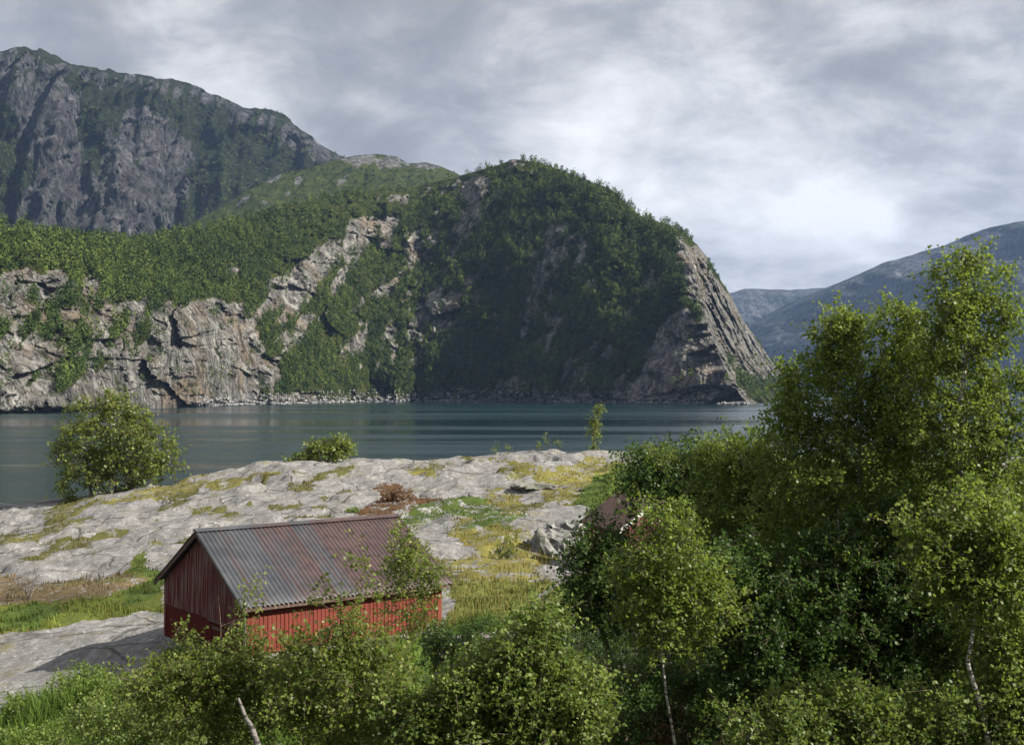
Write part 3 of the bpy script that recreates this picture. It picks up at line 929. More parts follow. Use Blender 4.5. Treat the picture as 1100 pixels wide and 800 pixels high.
def tree(name, label, cat, base, lobes, depth, ncl, mat, bark='bark_white', ntwig=5, nleaf=9, tl=.34, ls=.055, r0=.07, stems=None, group=None, seed=0, shell=.45, droop=.0, dens=1.75, rz=1.0):
    """lobes: (px, py, rx, ry[, depth offset]) of the crown seen from the camera's side; the crown fills their volume."""
    rng = np.random.default_rng(1000 + seed)
    s = depth / F
    if depth < 40:
        ncl = int(ncl * dens); nleaf += 4; ls *= 1.12; tl *= 1.15
        tips = []
        for l in lobes:
            if l[2] >= 20:
                for _ in range(7):
                    th = rng.uniform(.1, 3.04)
                    tips.append((l[0] + math.cos(th) * l[2] * 1.02, l[1] - math.sin(th) * l[3] * 1.05, max(5, l[2] * .12), max(8, l[3] * .30), rng.uniform(-.5, .5)))
        lobes = list(lobes) + tips
    bx = (base - CX) * s; by = depth
    bz = Hs(bx, by) - .15
    org = np.array([bx, by, bz])
    A = np.array([l[2] * l[3] * min(l[2], l[3]) ** .5 for l in lobes], float); A /= A.sum()
    cent, outv = [], []
    for l, a in zip(lobes, A):
        n = max(3, int(round(ncl * a)))
        off = l[4] if len(l) > 4 else 0.0
        c = P(l[0], l[1], depth); c[1] += off
        v = rng.normal(size=(n, 3)); v /= np.linalg.norm(v, axis=1, keepdims=True)
        v *= (rng.random((n, 1)) ** shell)
        R = np.array([l[2] * s, min(l[2], l[3] * 1.1) * s * rz, l[3] * s])
        cent.append(c + v * R); outv.append(v)
    cent = np.concatenate(cent); outv = np.concatenate(outv)
    outv = outv / (np.linalg.norm(outv, axis=1, keepdims=True) + 1e-6)
    top = cent[:, 2].max()
    # keep clusters above ground
    gz = H(cent[:, 0], cent[:, 1], False)
    ok = cent[:, 2] > gz + .15
    cent, outv = cent[ok], outv[ok]
    nodes, noder = [], []
    chains = []
    stems = stems or [(base, None)]
    for si, st in enumerate(stems):
        # stem follows the crown axis
        tx, ty = (st[1] if st[1] else (np.average([l[0] for l in lobes], weights=A), min(l[1] - l[3] * .1 for l in lobes)))
        tp = P(tx, ty, depth + rng.uniform(-.3, .3) * s * 40)
        bb = np.array([(st[0] - CX) * s, depth, 0.0]); bb[2] = Hs(bb[0], bb[1]) - .15
        m = 14
        q = np.linspace(0, 1, m)[:, None]
        path = bb + (tp - bb) * q
        wob = np.stack([fbm(q[:, 0] * 4, q[:, 0] * 0 + si, seed=seed + 3), fbm(q[:, 0] * 4, q[:, 0] * 0 + si + 5, seed=seed + 4), 0 * q[:, 0]], -1)
        path = path + wob * (tp[2] - bb[2]) * .06 * np.sin(q * np.pi)
        rr = r0 * (1 - q[:, 0]) ** .8 + r0 * .08
        chains.append((path, rr))
        for i_, (a, b) in enumerate(zip(path, rr)):
            if i_ > 2: nodes.append(a); noder.append(b)
    nodes = np.array(nodes); noder = np.array(noder)
    axis = nodes.mean(0)
    order = np.argsort(np.min(np.linalg.norm(cent[:, None] - nodes[None], axis=-1), axis=1))
    nl = [nodes]; rl = [noder]
    allN = nodes; allR = noder
    for i_ in order:
        c = cent[i_]
        dv = c - allN
        dist = np.linalg.norm(dv, axis=1)
        cost = dist + np.maximum(-dv[:, 2], 0) * 1.6 + np.where(dist < .04, 9, 0)
        j = int(np.argmin(cost)); a = allN[j]; ra = allR[j]
        m = 4
        q = np.linspace(0, 1, m)[:, None]
        L = dist[j]
        path = a + (c - a) * q + np.array([0, 0, 1.0]) * np.sin(q * np.pi) * L * (-.06 + .12 * rng.random()) + rng.normal(size=3) * np.sin(q * np.pi) * L * .06
        r1 = min(ra * .7, max(.0035 * ls / .055, .012 * L * ls / .055))
        rr = r1 + (max(.003 * ls / .055, r1 * .4) - r1) * q[:, 0]
        chains.append((path, rr))
        allN = np.concatenate([allN, path[1:]]); allR = np.concatenate([allR, rr[1:]])
    V, Fq, tint, TV, TF = leaves_mesh(cent, outv, rng, ntwig, nleaf, tl, ls, droop)
    root = empty(name, org)
    tag(root, label, cat, group)
    mesh_np('foliage', V - org, Fq, M[mat], False, {'tint': ('FACE', 'FLOAT', tint)}, root)
    ns = len(stems)
    tv, tf = tubes(chains[:ns], 9)
    mesh_np('trunk', tv - org, tf, M[bark], True, None, root)
    bv_, bf_ = tubes(chains[ns:], 5)
    bf_ = np.concatenate([bf_, TF + len(bv_)])
    bv_ = np.concatenate([bv_, TV])
    mesh_np('branches', bv_ - org, bf_, M[bark if bark != 'bark_white' else 'bark_brown'], False, None, root)
    return root


G1 = 'birch trees in the foreground thicket'
tree('birch_tree', 'broad leafy birch whose rounded crown stands before the fjord and far shore', 'tree', 935,
     [(930, 405, 62, 55), (882, 434, 48, 46), (985, 440, 55, 60), (900, 500, 100, 70), (852, 480, 28, 28), (985, 540, 90, 75), (900, 610, 110, 80),
      (925, 352, 16, 24), (888, 368, 22, 22), (960, 365, 20, 26), (870, 396, 12, 14), (990, 385, 18, 22), (846, 446, 10, 12)], 22, 620, 'birch_leaf', r0=.13, seed=1, dens=1.35, ntwig=6, nleaf=10, group=G1)
tree('birch_tree', 'tallest birch with loose open twigs rising against the blue mountain', 'tree', 1062,
     [(1034, 315, 24, 34), (1032, 285, 8, 14), (1004, 345, 22, 18), (1052, 358, 34, 30), (1090, 330, 16, 30), (1030, 385, 30, 22), (1088, 450, 34, 45), (1045, 470, 60, 55), (1085, 560, 60, 70), (1070, 660, 70, 80), (1105, 400, 14, 24)], 20.5, 480, 'birch_leaf', r0=.1, seed=2, dens=1.3, group=G1, stems=[(1062, (1036, 268))], ntwig=5, nleaf=9)
tree('willow_tree', 'dark shaded willow hiding the red shed among the trees', 'tree', 720,
     [(735, 520, 50, 38), (780, 540, 60, 55), (646, 600, 26, 24), (618, 590, 13, 12), (705, 620, 62, 50), (652, 625, 34, 24), (622, 655, 30, 22), (770, 610, 70, 60), (830, 600, 60, 60), (705, 503, 24, 13), (665, 655, 50, 25), (760, 690, 60, 50), (690, 520, 22, 14), (676, 538, 16, 10), (632, 552, 16, 11)], 27, 520, 'shade_leaf', 'bark_brown', r0=.14, seed=3, ls=.07, tl=.42, stems=[(720, None), (700, (620, 590)), (740, (820, 540))])
tree('birch_tree', 'slim young birch with pale sunlit leaves in front of the dark willow', 'tree', 740,
     [(708, 585, 30, 32), (735, 640, 45, 40), (690, 640, 36, 36), (714, 555, 10, 22), (765, 655, 30, 28), (720, 690, 36, 20), (668, 610, 18, 16)], 19, 150, 'birch_leaf', r0=.035, seed=4, dens=1.3, group=G1, stems=[(742, (712, 540))], ntwig=4, nleaf=8)
tree('birch_tree', 'small birch with bright tips at the water side of the thicket', 'tree', 800,
     [(812, 484, 16, 18), (785, 510, 36, 28), (820, 520, 40, 40), (745, 494, 19, 12), (712, 497, 19, 10), (850, 560, 50, 50), (790, 570, 50, 40)], 24, 260, 'birch_leaf', r0=.07, seed=5, group=G1, ntwig=5, nleaf=9)
tree('birch_tree', 'dense shaded birch filling the middle of the thicket below the broad one', 'tree', 880,
     [(850, 660, 80, 70), (800, 700, 60, 60), (930, 690, 80, 70), (990, 640, 60, 60), (870, 740, 90, 50), (980, 740, 70, 50), (780, 640, 40, 40), (950, 600, 60, 50)], 21, 460, 'shade_leaf', r0=.09, seed=6, group=G1, ls=.06, ntwig=6, nleaf=10)
tree('birch_tree', 'birch with a bare white lower trunk near the picture corner', 'tree', 1032,
     [(1050, 610, 45, 45), (1085, 620, 40, 50), (1010, 600, 40, 35), (1085, 720, 30, 40), (1060, 560, 30, 30)], 17, 170, 'birch_leaf', r0=.06, seed=7, group=G1, stems=[(1030, (1048, 540))], ntwig=5, nleaf=9)
tree('bush', 'sunlit leafy bush at the foot of the thicket', 'bush', 900,
     [(830, 785, 50, 28), (900, 775, 55, 30), (975, 780, 50, 32), (1060, 775, 50, 35), (1095, 740, 25, 45), (930, 810, 120, 30), (1090, 800, 40, 30)], 17, 220, 'bright_leaf', 'bark_brown', r0=.03, seed=8, stems=[(900, (890, 765)), (960, (975, 760)), (1060, (1070, 750))], group='bushes in the foreground')
tree('bush', 'low dark bush in the shaded hollow below the willow', 'bush', 700,
     [(700, 740, 40, 35), (760, 760, 50, 40), (660, 800, 30, 30), (720, 800, 70, 30)], 22, 90, 'shade_leaf', 'bark_brown', r0=.025, seed=9, group='bushes in the foreground')
tree('sapling', 'thin rust coloured sapling below the slim young birch', 'sapling', 716,
     [(716, 782, 14, 16), (705, 799, 16, 16), (726, 804, 16, 16)], 21.5, 16, 'rust_leaf', 'bark_brown', r0=.012, seed=10, ntwig=4, nleaf=7)
tree('birch_tree', 'young birch standing before the dark gable end of the barn', 'tree', 262,
     [(250, 722, 34, 28), (212, 730, 34, 28), (193, 690, 12, 14), (266, 662, 8, 26), (305, 742, 30, 28), (235, 765, 60, 45), (180, 745, 30, 30), (272, 640, 6, 16), (182, 712, 12, 12)], 19, 235, 'olive_leaf', 'bark_brown', r0=.032, seed=11, dens=.95, group=G1, ntwig=4, nleaf=8)
tree('birch_tree', 'bushy birch covering the sunlit front wall of the barn', 'tree', 345,
     [(352, 700, 36, 16), (395, 720, 46, 28), (345, 650, 8, 22), (392, 640, 8, 26), (374, 660, 12, 16), (330, 740, 50, 40), (400, 756, 40, 34), (316, 704, 16, 14), (370, 790, 90, 35), (395, 606, 6, 14)], 18, 260, 'olive_leaf', 'bark_brown', r0=.03, seed=12, dens=.9, group=G1, ntwig=4, nleaf=8)
tree('birch_tree', 'thin birch reaching over the far end of the barn roof', 'tree', 440,
     [(436, 590, 16, 18), (448, 625, 22, 26), (425, 648, 12, 20), (452, 672, 14, 18), (430, 570, 8, 12), (470, 610, 8, 12)], 23, 75, 'olive_leaf', 'bark_brown', r0=.022, seed=13, dens=0.9, group=G1, ntwig=4, nleaf=7)
tree('birch_tree', 'fresh green birch bush at the bottom centre beside the dark hollow', 'tree', 560,
     [(588, 690, 22, 26), (568, 725, 46, 36), (500, 748, 30, 20), (458, 775, 42, 28), (600, 765, 38, 40), (540, 785, 100, 34), (625, 745, 18, 14), (520, 720, 14, 12), (636, 715, 10, 8)], 17.2, 430, 'bright_leaf', r0=.05, seed=14, group=G1, ntwig=5, nleaf=9, stems=[(560, (588, 668)), (510, (508, 725)), (470, (458, 755))])
tree('bush', 'loose green bush beside the shaded rock slab', 'bush', 150,
     [(160, 775, 40, 30), (120, 790, 50, 25), (200, 800, 60, 25), (150, 745, 16, 14)], 26, 80, 'bright_leaf', 'bark_brown', r0=.02, seed=15, group='bushes in the foreground', ntwig=4, nleaf=8)
tree('bush', 'dark shaded bush against the near end of the terrace wall', 'bush', 500,
     [(492, 692, 26, 18), (530, 690, 26, 20), (470, 705, 22, 20), (510, 715, 40, 20), (625, 690, 34, 30), (650, 720, 30, 30)], 34, 110, 'shade_leaf', 'bark_brown', r0=.03, seed=24, group='bushes in the foreground', stems=[(500, None), (630, (630, 680))])
# trees and bushes on the rock
tree('willow_bush', 'large round willow bush on the shore rock against the water', 'bush', 125,
     [(117, 450, 32, 24), (92, 485, 28, 34), (148, 478, 38, 32), (76, 518, 18, 18), (128, 505, 45, 24), (125, 430, 14, 12), (182, 498, 14, 16), (85, 450, 14, 16), (160, 452, 12, 12)], 116, 330, 'olive_leaf', 'bark_brown', ntwig=5, nleaf=7, tl=1.1, ls=.30, r0=.14, seed=16, stems=[(125, (118, 440)), (100, (90, 470)), (140, (155, 465))])
tree('bush', 'low round bush on the crest of the rock by the water', 'bush', 350,
     [(350, 484, 24, 12), (332, 491, 18, 8), (368, 480, 12, 10), (316, 495, 8, 4)], 112, 110, 'olive_leaf', 'bark_brown', ntwig=4, nleaf=6, tl=.7, ls=.26, r0=.05, seed=17)
tree('sapling', 'slender lone sapling on the rock crest against the water', 'sapling', 638,
     [(641, 448, 5, 12), (638, 466, 6, 12), (637, 482, 4, 8), (645, 440, 3, 6)], 107, 34, 'olive_leaf', 'bark_brown', ntwig=4, nleaf=6, tl=.5, ls=.20, r0=.10, seed=18)
tree('bush', 'tiny dark green bush on bare rock behind the barn ridge', 'bush', 378,
     [(378, 550, 7, 4)], 84, 22, 'birch_leaf', 'bark_brown', ntwig=4, nleaf=7, tl=.25, ls=.12, r0=.02, seed=19)
tree('bush', 'reddish heather bush on the rock left of the green patch', 'bush', 430,
     [(425, 532, 14, 6), (440, 541, 16, 6), (412, 545, 12, 5), (455, 548, 12, 4)], 88, 120, 'rust_leaf', 'bark_brown', ntwig=4, nleaf=7, tl=.35, ls=.12, r0=.02, seed=20)
tree('bush', 'low green juniper right of the reddish heather', 'bush', 500,
     [(480, 548, 20, 6), (520, 545, 22, 6), (545, 548, 12, 5), (440, 554, 12, 3)], 86, 130, 'birch_leaf', 'bark_brown', ntwig=4, nleaf=7, tl=.3, ls=.12, r0=.02, seed=21)
tree('bush', 'thin yellowing shrub against the rock face by the grass terrace', 'bush', 545,
     [(545, 590, 9, 18), (535, 605, 10, 10), (552, 575, 5, 8)], 62, 40, 'olive_leaf', 'bark_brown', ntwig=4, nleaf=6, tl=.3, ls=.10, r0=.02, seed=22)
for q, (px, py, d_, hpx) in enumerate([(532, 492, 109, 18), (545, 491, 109, 14), (578, 490, 109, 16), (588, 490, 109, 24), (599, 490, 109, 18)]):
    tree('tall_weed', ['thin pale weed stalk at the near end of the crest row', 'short weed stalk second in the crest row', 'weed stalk in the middle of the crest row', 'tallest weed stalk on the rock crest', 'weed stalk nearest the lone sapling on the crest'][q], 'weed', px,
         [(px, py - hpx * .7, 2, hpx * .35)], d_, 6, 'olive_leaf', 'bark_brown', ntwig=3, nleaf=4, tl=.3, ls=.13, r0=.02, seed=40 + q, group='weed stalks on the rock crest')


wu = view * (GZ > .3) * (turf > .5) / np.maximum(GY, 20)
undergrowth('undergrowth', 5200, wu * (GY > 24) * (GY < 46) * (GPX > 560), 'shade_leaf', 'tangled undergrowth with shade-dark leaves in the hollow below the terrace wall', 201, .09, .34, .9)  # dark leaf colour adds to the shadow of the hollow
undergrowth('undergrowth', 4200, wu * (GY > 26) * (GY < 43.5) * (GPX < 420), 'bright_leaf', 'bright lumpy herbs and fern in the foreground left of the birches', 202, .08, .26, .75)
undergrowth('undergrowth', 3600, wu * (GY > 46) * (GY < 100) * (GPX > 655), 'birch_leaf', 'low green scrub round the red shed', 203, .16, .5, 1.3)


# dead shrub and dead trunk
def bare_shrub(name, label, px, d_, hgt, n, seed, mat='bark_grey'):
    rng = np.random.default_rng(seed)
    x = (px - CX) / F * d_; z = Hs(x, d_) - .1
    ch = []
    for i in range(n):
        a = rng.uniform(0, 6.28); sp_ = rng.uniform(.1, .5)
        t = np.linspace(0, 1, 7)[:, None]
        dirv = np.array([math.cos(a) * sp_, math.sin(a) * sp_, 1.0]); L = hgt * rng.uniform(.5, 1)
        pth = dirv * L * t + rng.normal(size=(7, 3)) * .05 * t
        ch.append((pth, .022 * (1 - t[:, 0] * .8)))
        for b in range(4):
            s0 = pth[rng.integers(2, 6)]
            d2 = np.array([rng.normal() * .6, rng.normal() * .6, .7]); tt = np.linspace(0, 1, 4)[:, None]
            ch.append((s0 + d2 * L * .3 * tt, .012 * (1 - tt[:, 0] * .7)))
    V, Fc = tubes(ch, 4)
    o = mesh_np(name, V, Fc, M[mat]); o.location = (x, d_, z)
    return tag(o, label, 'shrub')


bare_shrub('dead_shrub', 'bare pale dead shrub standing in the dry turf at the rock edge', 33, 58, 2.0, 9, 5)
k_ = P(258, 748, 16.6); k2 = P(292, 835, 15.6)
t = np.linspace(0, 1, 16)[:, None]
pth = k2 + (k_ - k2) * t + np.stack([fbm(t[:, 0] * 5, 0 * t[:, 0], seed=3), 0 * t[:, 0], fbm(t[:, 0] * 5, 0 * t[:, 0], seed=4)], -1) * .04
dn = (k_ - k2) / np.linalg.norm(k_ - k2)
gb = k2 - dn * ((k2[2] - Hs(k2[0], k2[1])) / max(dn[2], .2) + .3)
pth = np.concatenate([gb[None], pth])
br = [(pth, np.linspace(.07, .018, 17))]
for s_ in ():
    tt = np.linspace(0, 1, 5)[:, None]
    br.append((pth[s_] + np.array([(-.25 if s_ % 4 else .3), .1, .35]) * tt, .016 * (1 - .7 * tt[:, 0])))
V, Fc = tubes(br, 9)
o = mesh_np('dead_tree', V - gb, Fc, M['bark_grey'], True); o.location = gb
tag(o, 'leaning grey dead trunk among the birches below the barn', 'dead tree')


# ---------------------------------------------------------------- barn
def with_boards(o, period, axis=0):
    """a number per board so that each weathers on its own"""
    me = o.data
    n = len(me.polygons)
    cc = np.empty(n * 3); me.polygons.foreach_get('center', cc)
    idx = np.floor(cc.reshape(-1, 3)[:, axis] / period + .02)
    a = me.attributes.new('board', 'FLOAT', 'FACE')
    a.data.foreach_set('value', _hash(idx, idx * 0 + 3, idx * 0, 5).astype(np.float32))
    return o


EZ = CAMZ - h7 + .10          # eaves height
RZ = EZ + 1.95               # ridge height
barn = empty('barn', (Bc[0], Bc[1], 3.6), math.atan2(ud[1], ud[0]))
tag(barn, 'weathered red timber barn with a corrugated roof on the shore rock', 'barn')
base = 3.6
ez, rzh = EZ - base, RZ - base
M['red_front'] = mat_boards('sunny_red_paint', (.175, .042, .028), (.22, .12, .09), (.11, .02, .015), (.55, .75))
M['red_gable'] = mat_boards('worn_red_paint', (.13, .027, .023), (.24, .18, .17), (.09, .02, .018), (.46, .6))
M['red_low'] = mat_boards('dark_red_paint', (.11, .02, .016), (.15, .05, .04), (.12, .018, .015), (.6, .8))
M['grey_wood'] = mat_boards('grey_wood', (.20, .185, .17), (.33, .31, .29), (.10, .09, .08), (.45, .6))
M['dark_wood'] = mat_boards('dark_wood', (.09, .055, .045), (.18, .14, .12), (.05, .04, .035), (.5, .7))

k = NT('rough_stone'); n = k.noise(k.pos(), 3.0, 7, .7); n2 = k.noise(k.pos(), .8, 4, .6)
col = k.ramp(n, [(.3, (.08, .078, .072)), (.5, (.19, .185, .175)), (.7, (.34, .33, .31))])
col = k.mix(k.ramp(n2, [(.5, 0.0), (.65, .6)]), col, (.10, .11, .05))
M['stone'] = k.out(k.bsdf(col, .92, k.bump(n, .6, .08), .15))

k = NT('shade_dark_stone'); n = k.noise(k.pos(), 3.0, 7, .7)
M['shade_stone'] = k.out(k.bsdf(k.ramp(n, [(.3, (.012, .013, .01)), (.6, (.03, .03, .025)), (.75, (.055, .055, .05))]), .92, k.bump(n, .6, .08), .15))  # stone colour taken almost to black to stand for the wall's shadow


def board_wall(x0, x1, zb, ztop, fixed, axis, out, bw=.155, th=.022, gap=.012, jit=.0, seed=0):
    """vertical boards with cover strips; axis 0: runs along local x at y=fixed; axis 1: along y at x=fixed. ztop: function of the running coordinate"""
    rng = np.random.default_rng(seed)
    m = MB(); a = x0
    def put(s, e, zl, f, o0, o1):
        z0a, z1a = f(s), f(e)
        if axis == 0:
            q = [(s, fixed + o0, zl), (e, fixed + o0, zl), (e, fixed + o1, zl), (s, fixed + o1, zl), (s, fixed + o0, z0a), (e, fixed + o0, z1a), (e, fixed + o1, z1a), (s, fixed + o1, z0a)]
        else:
            q = [(fixed + o0, s, zl), (fixed + o1, s, zl), (fixed + o1, e, zl), (fixed + o0, e, zl), (fixed + o0, s, z0a), (fixed + o1, s, z0a), (fixed + o1, e, z1a), (fixed + o0, e, z1a)]
        m.quadbox(q)
    put(x0, x1, zb + .02, (lambda t_: ztop(t_) - .015), 0 if out < 0 else 0, -out * .05) if False else None
    while a < x1 - .01:
        e = min(a + bw, x1)
        j = rng.uniform(0, jit)
        put(a, e - gap, zb - j, ztop, 0, out * th * (1 + .4 * rng.random()))
        a = e
    # strips over every joint
    a = x0 + bw
    while a < x1 - .05:
        put(a - .03, a + .02, zb - rng.uniform(0, jit), (lambda t_: ztop(t_) - .002), out * th * 1.45, out * (th * 1.45 + .016))
        a += bw
    return m


foot_f = .72   # top of the stone footing, front
W_ = WID; L_ = LEN
gl = lambda y: ez + (rzh - ez) * (1 - abs(y - W_ / 2) / (W_ / 2)) - .06
# dark core behind the boards
m = MB(); m.box(.06, L_ - .06, .06, W_ - .06, .1, ez - .04)
b_ = m.n
m.v += [(.06, .06, ez - .05), (.06, W_ - .06, ez - .05), (.06, W_ / 2, rzh - .12), (L_ - .06, .06, ez - .05), (L_ - .06, W_ - .06, ez - .05), (L_ - .06, W_ / 2, rzh - .12)]; m.n += 6
m.f += [(b_, b_ + 2, b_ + 1), (b_ + 3, b_ + 4, b_ + 5), (b_, b_ + 3, b_ + 5, b_ + 2), (b_ + 1, b_ + 2, b_ + 5, b_ + 4)]
m.build('inner_wall', M['dark_wood'], barn)
# front wall: boards in three bays with a darker gap between
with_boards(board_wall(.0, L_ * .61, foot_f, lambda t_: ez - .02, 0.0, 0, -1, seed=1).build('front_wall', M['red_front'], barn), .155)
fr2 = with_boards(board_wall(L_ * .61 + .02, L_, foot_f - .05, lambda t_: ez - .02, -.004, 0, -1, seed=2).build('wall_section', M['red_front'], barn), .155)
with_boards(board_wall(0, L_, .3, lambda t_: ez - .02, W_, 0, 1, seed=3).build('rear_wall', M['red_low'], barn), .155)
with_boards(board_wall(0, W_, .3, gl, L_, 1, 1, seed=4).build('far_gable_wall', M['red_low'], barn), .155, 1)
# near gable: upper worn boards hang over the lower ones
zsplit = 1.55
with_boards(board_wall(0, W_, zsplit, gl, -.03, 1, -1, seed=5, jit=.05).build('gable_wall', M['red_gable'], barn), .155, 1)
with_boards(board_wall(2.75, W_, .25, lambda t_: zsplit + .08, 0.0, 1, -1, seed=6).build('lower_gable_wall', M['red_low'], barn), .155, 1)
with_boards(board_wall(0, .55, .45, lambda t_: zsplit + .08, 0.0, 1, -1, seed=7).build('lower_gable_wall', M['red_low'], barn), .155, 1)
# double door in the gable under a head beam
dr_ = with_boards(board_wall(.58, 2.72, .35, lambda t_: zsplit - .08, .03, 1, -1, bw=.135, seed=8).build('door', M['red_low'], barn), .135, 1)
m = MB(); m.box(-.035, -.012, .66, 2.64, .60, .72); m.box(-.035, -.012, .66, 2.64, 1.20, 1.32)
m.build('ledge', M['dark_wood'], dr_)
m = MB(); m.box(-.085, -.01, .42, 2.88, zsplit - .09, zsplit - .005); m.build('door_head', M['dark_wood'], barn)
# corner boards
m = MB(); m.box(-.075, -.055, -.06, .10, .5, ez - .1); m.build('corner_board', M['grey_wood'], barn)
m = MB(); m.box(L_ - .12, L_ + .06, -.065, -.045, .62, ez - .05); m.build('corner_board', M['red_front'], barn)
m = MB(); m.box(-.075, -.055, W_ - .12, W_ + .03, .3, ez - .1); m.build('corner_board', M['red_gable'], barn)


def stones(path_fn, n_len, courses, zb, hh, dpt, seed, name, parent=None, loc=None, vary=.22):
    rng = np.random.default_rng(seed); vs, fs, nn = [], [], 0
    sph = []
    for a in range(7):
        for b in range(10):
            th = math.pi * (a + .5) / 7; ph = 2 * math.pi * b / 10
            sph.append((math.sin(th) * math.cos(ph), math.sin(th) * math.sin(ph), math.cos(th)))
    sph = np.array(sph + [(0, 0, 1), (0, 0, -1)])
    sph = np.sign(sph) * np.abs(sph) ** .55
    fc = [(a * 10 + b, a * 10 + (b + 1) % 10, (a + 1) * 10 + (b + 1) % 10, (a + 1) * 10 + b) for a in range(6) for b in range(10)]
    fc += [(70, (b + 1) % 10, b, 70) for b in range(10)] + [(71, 60 + b, 60 + (b + 1) % 10, 71) for b in range(10)]
    for c in range(courses):
        s = -rng.random() * .4
        while s < n_len:
            w = rng.uniform(.35, .8) * (hh / .35)
            p0, tdir = path_fn(min(max(s + w / 2, 0), n_len))
            ang = math.atan2(tdir[1], tdir[0]) + rng.normal() * .07
            v = sph * np.array([w * .53, dpt * .5 * rng.uniform(.8, 1.15), hh * .56]) * rng.uniform(.9, 1.1, 3)
            v = v * (1 + fbm(v[:, 0] * 4 + s * 9, v[:, 1] * 4 + c * 5, v[:, 2] * 4, seed=seed)[:, None] * vary)
            ca, sa = math.cos(ang), math.sin(ang)
            v = np.stack([v[:, 0] * ca - v[:, 1] * sa, v[:, 0] * sa + v[:, 1] * ca, v[:, 2]], -1)
            zz_ = zb(p0) if callable(zb) else zb
            v += np.array([p0[0], p0[1] + rng.normal() * .03, zz_ + hh * (c + .5)])
            vs.append(v); fs += [tuple(i + nn for i in f_) for f_ in fc]; nn += len(v)
            s += w
    me = bpy.data.meshes.new(name)
    me.from_pydata([tuple(x) for x in np.concatenate(vs)], [], [tuple(dict.fromkeys(f_)) for f_ in fs]); me.update()
    me.polygons.foreach_set('use_smooth', [True] * len(me.polygons))
    me.materials.append(M['stone'])
    o = bpy.data.objects.new(name, me); C.objects.link(o)
    if parent: o.parent = parent
    return o


stones(lambda s: ((s, -.02), (1, 0)), L_, 3, -.42, .36, .45, 9, 'stone_footing', barn)
stones(lambda s: ((.0, s), (0, 1)), W_, 2, -.42, .36, .4, 10, 'stone_footing', barn)

# corrugated roof, one mesh per slope
k = NT('corrugated_sheet'); p = k.obj()
sx_ = k.n('ShaderNodeSeparateXYZ', Vector=p).outputs
shn = k.math('FLOOR', k.math('DIVIDE', sx_[0], .82))
wn = k.n('ShaderNodeTexWhiteNoise', {'noise_dimensions': '1D'}, W=shn).outputs['Value']
stk = k.noise(k.mapp(p, (13, .45, .45)), 1.0, 7, .7)
rn = k.noise(p, 1.1, 6, .65)
side = k.math('MULTIPLY', k.math('SUBTRACT', sx_[0], 3.0), .07)
ff = k.math('ADD', k.math('ADD', k.math('MULTIPLY', stk, .75), k.math('MULTIPLY', rn, .25)), k.math('ADD', k.math('MULTIPLY', k.math('SUBTRACT', wn, .5), .16), k.math('MINIMUM', k.math('MAXIMUM', side, -.07), .10)))
grey = k.mix(k.ramp(rn, [(.35, 0.0), (.65, 1.0)]), (.036, .039, .045), (.068, .071, .078))
rust = k.mix(k.ramp(k.noise(p, 3.0, 4, .6), [(.4, 0.0), (.6, 1.0)]), (.048, .029, .027), (.078, .045, .041))
col = k.mix(k.ramp(ff, [(.44, 0.0), (.56, .85)]), grey, rust)
M['roof'] = k.out(k.bsdf(col, .55, k.bump(rn, .1, .02), .4))
PITCH = .17


def roof_slope(side_):
    x = np.arange(-.35, L_ + .35, PITCH / 8)
    ov = .38
    s = np.linspace(0, 1, 9)
    y_eave = -ov if side_ > 0 else W_ + ov
    zfall = (rzh - ez) / (W_ / 2)
    z_r = rzh + .09; z_e = z_r - zfall * (W_ / 2 + ov)
    X_, S_ = np.meshgrid(x, s)
    Yv = W_ / 2 + (y_eave - W_ / 2) * S_
    Zv = z_r + (z_e - z_r) * S_ + .028 * np.sin(X_ * 2 * np.pi / PITCH) + .008 * fbm(X_ * 1.3, S_ * 3, seed=5) - .018 * (np.floor(S_ * 2.999) / 3)
    top = np.stack([X_, Yv, Zv], -1)
    bot = top - np.array([0, 0, .012])
    nx_ = len(x); nr = len(s)
    i = np.arange(nr - 1)[:, None] * nx_ + np.arange(nx_ - 1)[None]
    f1 = np.stack([i, i + nx_, i + nx_ + 1, i + 1], -1).reshape(-1, 4)
    if side_ < 0: f1 = f1[:, ::-1]
    off = nx_ * nr
    f2 = f1[:, ::-1] + off
    e = (nr - 1) * nx_ + np.arange(nx_ - 1)
    f3 = np.stack([e, e + off, e + off + 1, e + 1], -1)
    return mesh_np('roof', np.concatenate([top.reshape(-1, 3), bot.reshape(-1, 3)]), np.concatenate([f1, f2, f3]), M['roof'], True, None, barn)


rf = roof_slope(1); rf2 = roof_slope(-1)
m = MB()
z_r = rzh + .135
for s_ in (-1, 1):
    m.beam((-.37, W_ / 2 + s_ * .09, z_r - .03), (L_ + .37, W_ / 2 + s_ * .09, z_r - .03), .20, .012, (0, -s_ * -.52, 1))
m.build('ridge_cap', M['roof'], rf)
zf = (rzh - ez) / (W_ / 2)
for xg, nm in ((-.30, 'bargeboard'), (L_ + .30, 'bargeboard')):
    for s_ in (-1, 1):
        m = MB()
        ye = W_ / 2 + s_ * (W_ / 2 + .36)
        m.beam((xg, W_ / 2, rzh - .03), (xg, ye, rzh - .03 - zf * (W_ / 2 + .36)), .035, .15)
        m.build(nm, M['dark_wood'], barn)
m = MB(); m.box(-.28, L_ + .28, -.33, -.30, ez - .30, ez - .17); m.build('eaves_board', M['dark_wood'], barn)
for i in range(10):
    m = MB(); x = .2 + i * (L_ - .4) / 9
    m.beam((x, -.28, ez - .18), (x, .1, ez + .03), .06, .1)
    m.build('rafter', M['dark_wood'], barn)

# ---------------------------------------------------------------- terrace wall beside the barn
x0w = Cc[0] - .1; lw = 13.0


